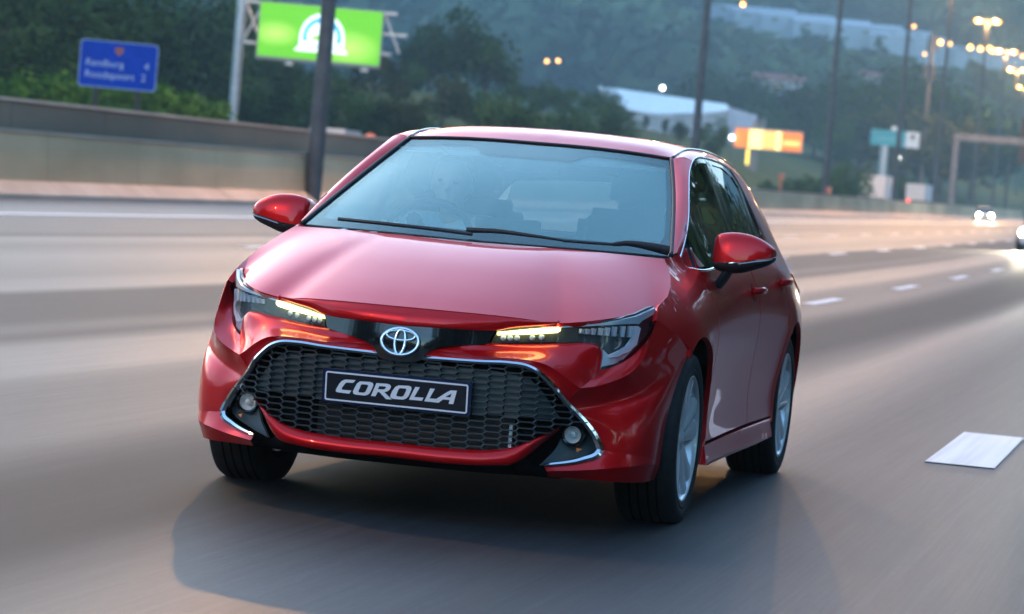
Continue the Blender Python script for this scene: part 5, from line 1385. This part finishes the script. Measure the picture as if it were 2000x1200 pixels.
for key, (sh_, n_, lf, mi, cl) in {'dark': ('round', 2600, .030, 0, 20), 'dark2': ('ragged', 2600, .030, 0, 24), 'mid': ('broad', 2400, .032, 1, 20), 'olive': ('ragged', 2200, .034, 2, 18), 'column': ('column', 1600, .028, 0, 16), 'bush': ('bush', 1800, .045, 3, 16), 'mid2': ('round', 2400, .034, 1, 18), 'darkbush': ('bush', 1800, .045, 1, 16)}.items():
    me, cc = crown_mesh(len(key) * 17 + n_, n_, sh_, lf, mi, cl); KINDS[key] = (me, trunk_mesh(n_ + 3, cc))
def tree(kind, P, h, label, wide=1.0, rz=0.0, trunk_frac=.22, name='tree', cat='tree', group=None):
    t = empty(name, P, rz); tag(t, label, cat, group)
    cm, tm = KINDS[kind]
    c = bpy.data.objects.new('crown', cm); link(c, t); c.scale = (h * wide, h * wide, h * (1 - trunk_frac)); c.location = (0, 0, h * trunk_frac)
    k_ = bpy.data.objects.new('trunk', tm); link(k_, t); k_.scale = (h * wide, h * wide, h * (1 - trunk_frac)); k_.location = (0, 0, h * trunk_frac)
    return t
def tree_px(kind, u, vtop, D, label, group=None, wide=1.0, name='tree', cat='tree', hmin=1.0, tf=.12):
    P = at(u, vtop, D); gz = hill(P[0], P[1]); h = max(hmin, P[2] - gz)
    return tree(kind, (P[0], P[1], gz), h, label, wide, rng.uniform(0, 6.3), tf, name, cat, group)
G1_, G2_, G3_, G4_ = 'dense dark trees behind the left wall', 'trees in the valley beyond the median', 'trees along the right embankment', 'shrubs just behind the wall'
left_wood = [(-70, -60, 112, 'dark leafy tree cut by the left edge of the picture'), (0, -40, 108, 'dark leafy tree above the far left end of the wall'), (70, -70, 116, 'tall dark tree left of the blue sign'), (135, -20, 112, 'dark tree just above the left corner of the blue sign'), (195, -60, 124, 'tall dark tree straight above the blue sign'), (250, -30, 140, 'dark tree above the right corner of the blue sign'),
             (325, -50, 152, 'tall dark tree right of the blue sign'), (375, -20, 158, 'dark tree halfway between the blue sign and the pale column'), (425, -40, 165, 'tall dark tree just left of the pale column'), (470, -10, 175, 'dark tree behind the top of the pale column'), (30, 45, 104, 'lower dark tree behind the shrubs at far left'), (170, 55, 104, 'lower dark tree directly behind the blue sign'), (290, 60, 142, 'lower dark tree right behind the shrubs beside the blue sign'), (385, 60, 156, 'lower dark tree behind the last shrubs, left of the pale column')]
for u, v, D, l_ in left_wood:
    tree_px(rng.choice(['dark', 'dark2']), u, v, D, l_, G1_, 1.0)
for j in range(9):
    tree_px(rng.choice(['dark', 'dark2', 'mid']), -190 - 130 * j, rng.uniform(-60, 10), rng.uniform(98, 114), 'dark leafy tree beyond the left edge of the picture', 'dark trees beyond the left edge', 1.0)
for u, v, D, kd, l_ in ((500, 40, 185, 'dark2', 'dark tree between the pale column and the green screen'), (560, 110, 175, 'dark', 'dark bushy tree under the left end of the green screen'), (650, 120, 180, 'mid2', 'mid green tree under the green screen, right of the dark mast'), (735, 100, 190, 'olive', 'olive green tree under the right end of the green screen'),
                        (800, 120, 200, 'mid2', 'broad tree left of the big dark tree'), (846, 44, 235, 'dark2', 'slender dark tree close to the left of the big dark tree'), (905, 8, 225, 'dark2', 'biggest dark tree, its ragged crown highest above the car roof'), (955, 90, 230, 'dark', 'dark tree at the right shoulder of the big dark tree'), (1010, 150, 245, 'mid', 'wide tree right of the biggest dark tree'),
                        (1065, 158, 250, 'mid2', 'rounded tree left of the pale warehouse'), (1120, 165, 255, 'mid', 'broad tree in front of the left end of the warehouse'), (1180, 165, 290, 'dark2', 'dark tree at the left corner of the pale roof'), (1210, 195, 240, 'mid2', 'low rounded tree below the warehouse eaves'), (870, 150, 190, 'olive', 'olive tree low behind the red roof'), (945, 165, 195, 'mid', 'low spreading tree behind the middle of the car roof'), (770, 190, 150, 'olive', 'light leafy tree behind the orange marker'), (1030, 195, 180, 'mid2', 'low tree rising behind the car roof'), (690, 165, 160, 'mid', 'dark low tree behind the white vehicle roof'), (480, 130, 150, 'dark2', 'dark low tree right beside the pale column'), (520, 150, 146, 'mid2', 'green low tree above the wall below the left end of the green screen'), (565, 160, 150, 'mid', 'green spreading low tree left of the thick dark mast'), (590, 140, 165, 'dark2', 'dark ragged tree just left of the thick dark mast'), (735, 185, 150, 'mid2', 'green low tree above the orange marker'), (800, 195, 155, 'mid', 'green low tree behind the left roof corner of the hatchback'), (1000, 185, 165, 'mid2', 'green low tree behind the red roof, middle'), (1090, 200, 190, 'mid', 'low tree behind the antenna fin, left'), (1160, 205, 200, 'mid2', 'low tree behind the antenna fin, right'), (610, 170, 160, 'dark', 'dark low tree behind the thick dark mast')):
    tree_px(kd, u, v, D, l_, G2_, 1.0)
for u, v, D, kd, l_ in ((1265, 222, 300, 'column', 'slim dark cypress in front of the warehouse wall'), (1300, 228, 300, 'column', 'slim green conifer right of the cypress by the warehouse'), (1330, 235, 290, 'dark', 'dark shrubby tree by the warehouse wall'), (1400, 230, 285, 'mid2', 'bushy tree left of the orange billboard')):
    tree_px(kd, u, v, D, l_, G2_, .8)
for u, v, D, kd, l_ in ((1395, 130, 470, 'dark2', 'dark tree right behind the tallest mast, above the warehouse gable'), (1450, 140, 480, 'dark', 'dark tree above the warehouse gable'), (1500, 175, 460, 'dark2', 'dark tree above the orange billboard'), (1555, 158, 450, 'dark', 'tall dark tree right of the orange billboard'), (1600, 190, 440, 'dark2', 'dark tree behind the middle mast'),
                        (1660, 140, 440, 'dark', 'tall dark tree left of the teal billboard'), (1690, 165, 430, 'dark2', 'dark tree just above the teal billboard'), (1735, 152, 460, 'dark', 'dark tree behind the third mast'), (1768, 118, 450, 'dark2', 'tallest dark tree of the right group'), (1805, 150, 455, 'dark', 'tall dark tree beside the telecom mast'), (1838, 165, 450, 'dark2', 'dark ragged tree right of the telecom mast'), (1880, 192, 470, 'dark', 'dark tree left of the gantry boards'), (1915, 200, 480, 'dark2', 'last dark tree of the right group above the gantry beam'), (1780, 210, 420, 'olive', 'olive tree low behind the teal billboard'), (1845, 225, 430, 'olive', 'olive tree low behind the gantry leg'), (1640, 225, 420, 'mid2', 'rounded tree between the middle mast and the teal billboard'), (1705, 225, 440, 'dark', 'dark tree directly behind the teal billboard'), (1525, 205, 440, 'mid', 'spreading tree behind the orange billboard')):
    tree_px(kd, u, v, D, l_, G3_, 1.1)
for u, v, D, l_ in ((10, 150, 88, 'bright green shrub above the wall at the left picture edge'), (70, 148, 90, 'bright green shrub left of the blue sign'), (130, 150, 92, 'bright green shrub touching the left edge of the blue sign'), (205, 160, 96, 'bright green shrub behind the blue sign posts'), (290, 158, 96, 'bright green shrub right of the blue sign'), (345, 178, 98, 'bright green shrub farther right of the blue sign'), (395, 195, 100, 'low green shrub left of the pale column')):
    tree_px('bush', u, v, D, l_, G4_, .9, 'shrub', 'shrub', tf=.02)
for u, v, D, l_ in ((1440, 340, 250, 'dark green shrub under the orange billboard'), (1545, 350, 245, 'green shrub on the embankment left of the middle mast'), (1585, 345, 245, 'rounded green shrub just left of the middle mast'), (1640, 330, 280, 'green shrub right of the middle mast'), (1665, 318, 300, 'green shrub above the pale car'), (1620, 345, 250, 'dark low shrub right beside the middle mast'), (1765, 345, 330, 'small green shrub between the two box trucks'), (1500, 352, 240, 'low green shrub above the barrier beside the car window')):
    tree_px('darkbush', u, v, D, l_, G4_, .9, 'shrub', 'shrub', tf=.02)
# the other verge, seen mirrored in the car's side
for j in range(56):
    x = 150 - 7.2 * j + rng.uniform(-2, 2); y = rng.uniform(20.5, 27)
    tree(rng.choice(['dark', 'mid', 'dark2', 'olive']), (x, y, hill(x, y)), rng.uniform(13, 22), 'roadside tree on the near verge, mirrored in the side of the red hatchback', 1.0, rng.uniform(0, 6), .06, group='trees on the near verge')
for j in range(26):
    x = 25 + 7.5 * j + rng.uniform(-2, 2); y = -rng.uniform(25, 33)
    tree(rng.choice(['dark', 'mid', 'dark2', 'olive']), (x, y, hill(x, y)), rng.uniform(10, 15), 'tree beyond the barrier behind the viewpoint, mirrored in the red bumper', 1.0, rng.uniform(0, 6), .08, group='trees beyond the barrier behind the viewpoint')

# far woods: crowns too many to count, one object
def woods():
    r = np.random.default_rng(11); Vs = []; n = 0
    base = [crown_mesh(900 + i, 70, 'round', .14, 1, 10)[0] for i in range(5)]
    bv = []
    for me in base:
        a = np.empty(len(me.vertices) * 3, np.float32); me.vertices.foreach_get('co', a); bv.append(a.reshape(-1, 3))
    for q_ in range(5900):
        D = 640 + 1350 * r.random() ** 1.25; u = r.uniform(-150, 2150)
        d = ray(u, 380 + (u - 1000) * .085)
        if q_ >= 5200: D = r.uniform(180, 520); t_a = r.uniform(-1.2, 1.2); d = np.array([math.cos(t_a), math.sin(t_a), 0])
        d = d / np.hypot(d[0], d[1]); x, y = CAM[0] + D * d[0], CAM[1] + D * d[1]
        if abs(y + 3) < 24 and (D < 700 or x > 0): continue
        h = r.uniform(7, 16) * (1 + D / 2500); z = hill(x, y)
        if any(abs((x - a) * d[1] - (y - b_) * d[0]) < w_ * .5 + h * .5 and (a - x) * d[0] + (b_ - y) * d[1] > -12 and (a - x) * d[0] + (b_ - y) * d[1] < 170 and CAM[2] + (z + h - CAM[2]) * math.hypot(a - CAM[0], b_ - CAM[1]) / D > zz + .8 for a, b_, zz, w_ in CLEAR): continue   # clearings below the houses
        c = bv[r.integers(5)]; a = r.uniform(0, 6.28); ca, sa = math.cos(a), math.sin(a)
        w = h * r.uniform(.9, 1.5)
        V = np.stack([(c[:, 0] * ca - c[:, 1] * sa) * w + x, (c[:, 0] * sa + c[:, 1] * ca) * w + y, c[:, 2] * h + z - .1 * h], 1); Vs.append(V)
    V = np.concatenate(Vs); n = len(V) // 4
    me = bpy.data.meshes.new('far_woods'); me.vertices.add(4*n); me.vertices.foreach_set('co', V.ravel().astype(np.float32))
    me.loops.add(4*n); me.loops.foreach_set('vertex_index', np.arange(4*n, dtype=np.int32)); me.polygons.add(n)
    me.polygons.foreach_set('loop_start', np.arange(0, 4*n, 4, dtype=np.int32)); me.polygons.foreach_set('loop_total', np.full(n, 4, dtype=np.int32))
    me.update(calc_edges=True)
    wm = noisy(mat('far_leaf', (.02, .04, .02), .8, spec=.2), .03, (.010, .026, .012), (.085, .125, .050), lo=.38, hi=.62, detail=8); me.materials.append(wm)
    o = bpy.data.objects.new('far_woods', me); link(o); tag(o, 'far wooded hillside of many tree crowns fading into blue dusk air', 'woods', kind='stuff')
    for m_ in base: bpy.data.meshes.remove(m_)
woods()

# --- evening haze
hz = MB(); hz.box((-2700, -2300, -8), (500, 1600, 275)); haze = hz.build('haze', None)
HZ = bpy.data.materials.new('haze_air'); HZ.use_nodes = True
_N, _L = HZ.node_tree.nodes, HZ.node_tree.links; _N.remove(_N['Principled BSDF'])
pv = _N.new('ShaderNodeVolumePrincipled'); pv.inputs['Color'].default_value = (.46, .80, .98, 1); pv.inputs['Density'].default_value = 0.0005; pv.inputs['Anisotropy'].default_value = 0.0
_L.new(pv.outputs[0], _N['Material Output'].inputs['Volume'])
haze.data.materials.append(HZ); tag(haze, kind='stuff')
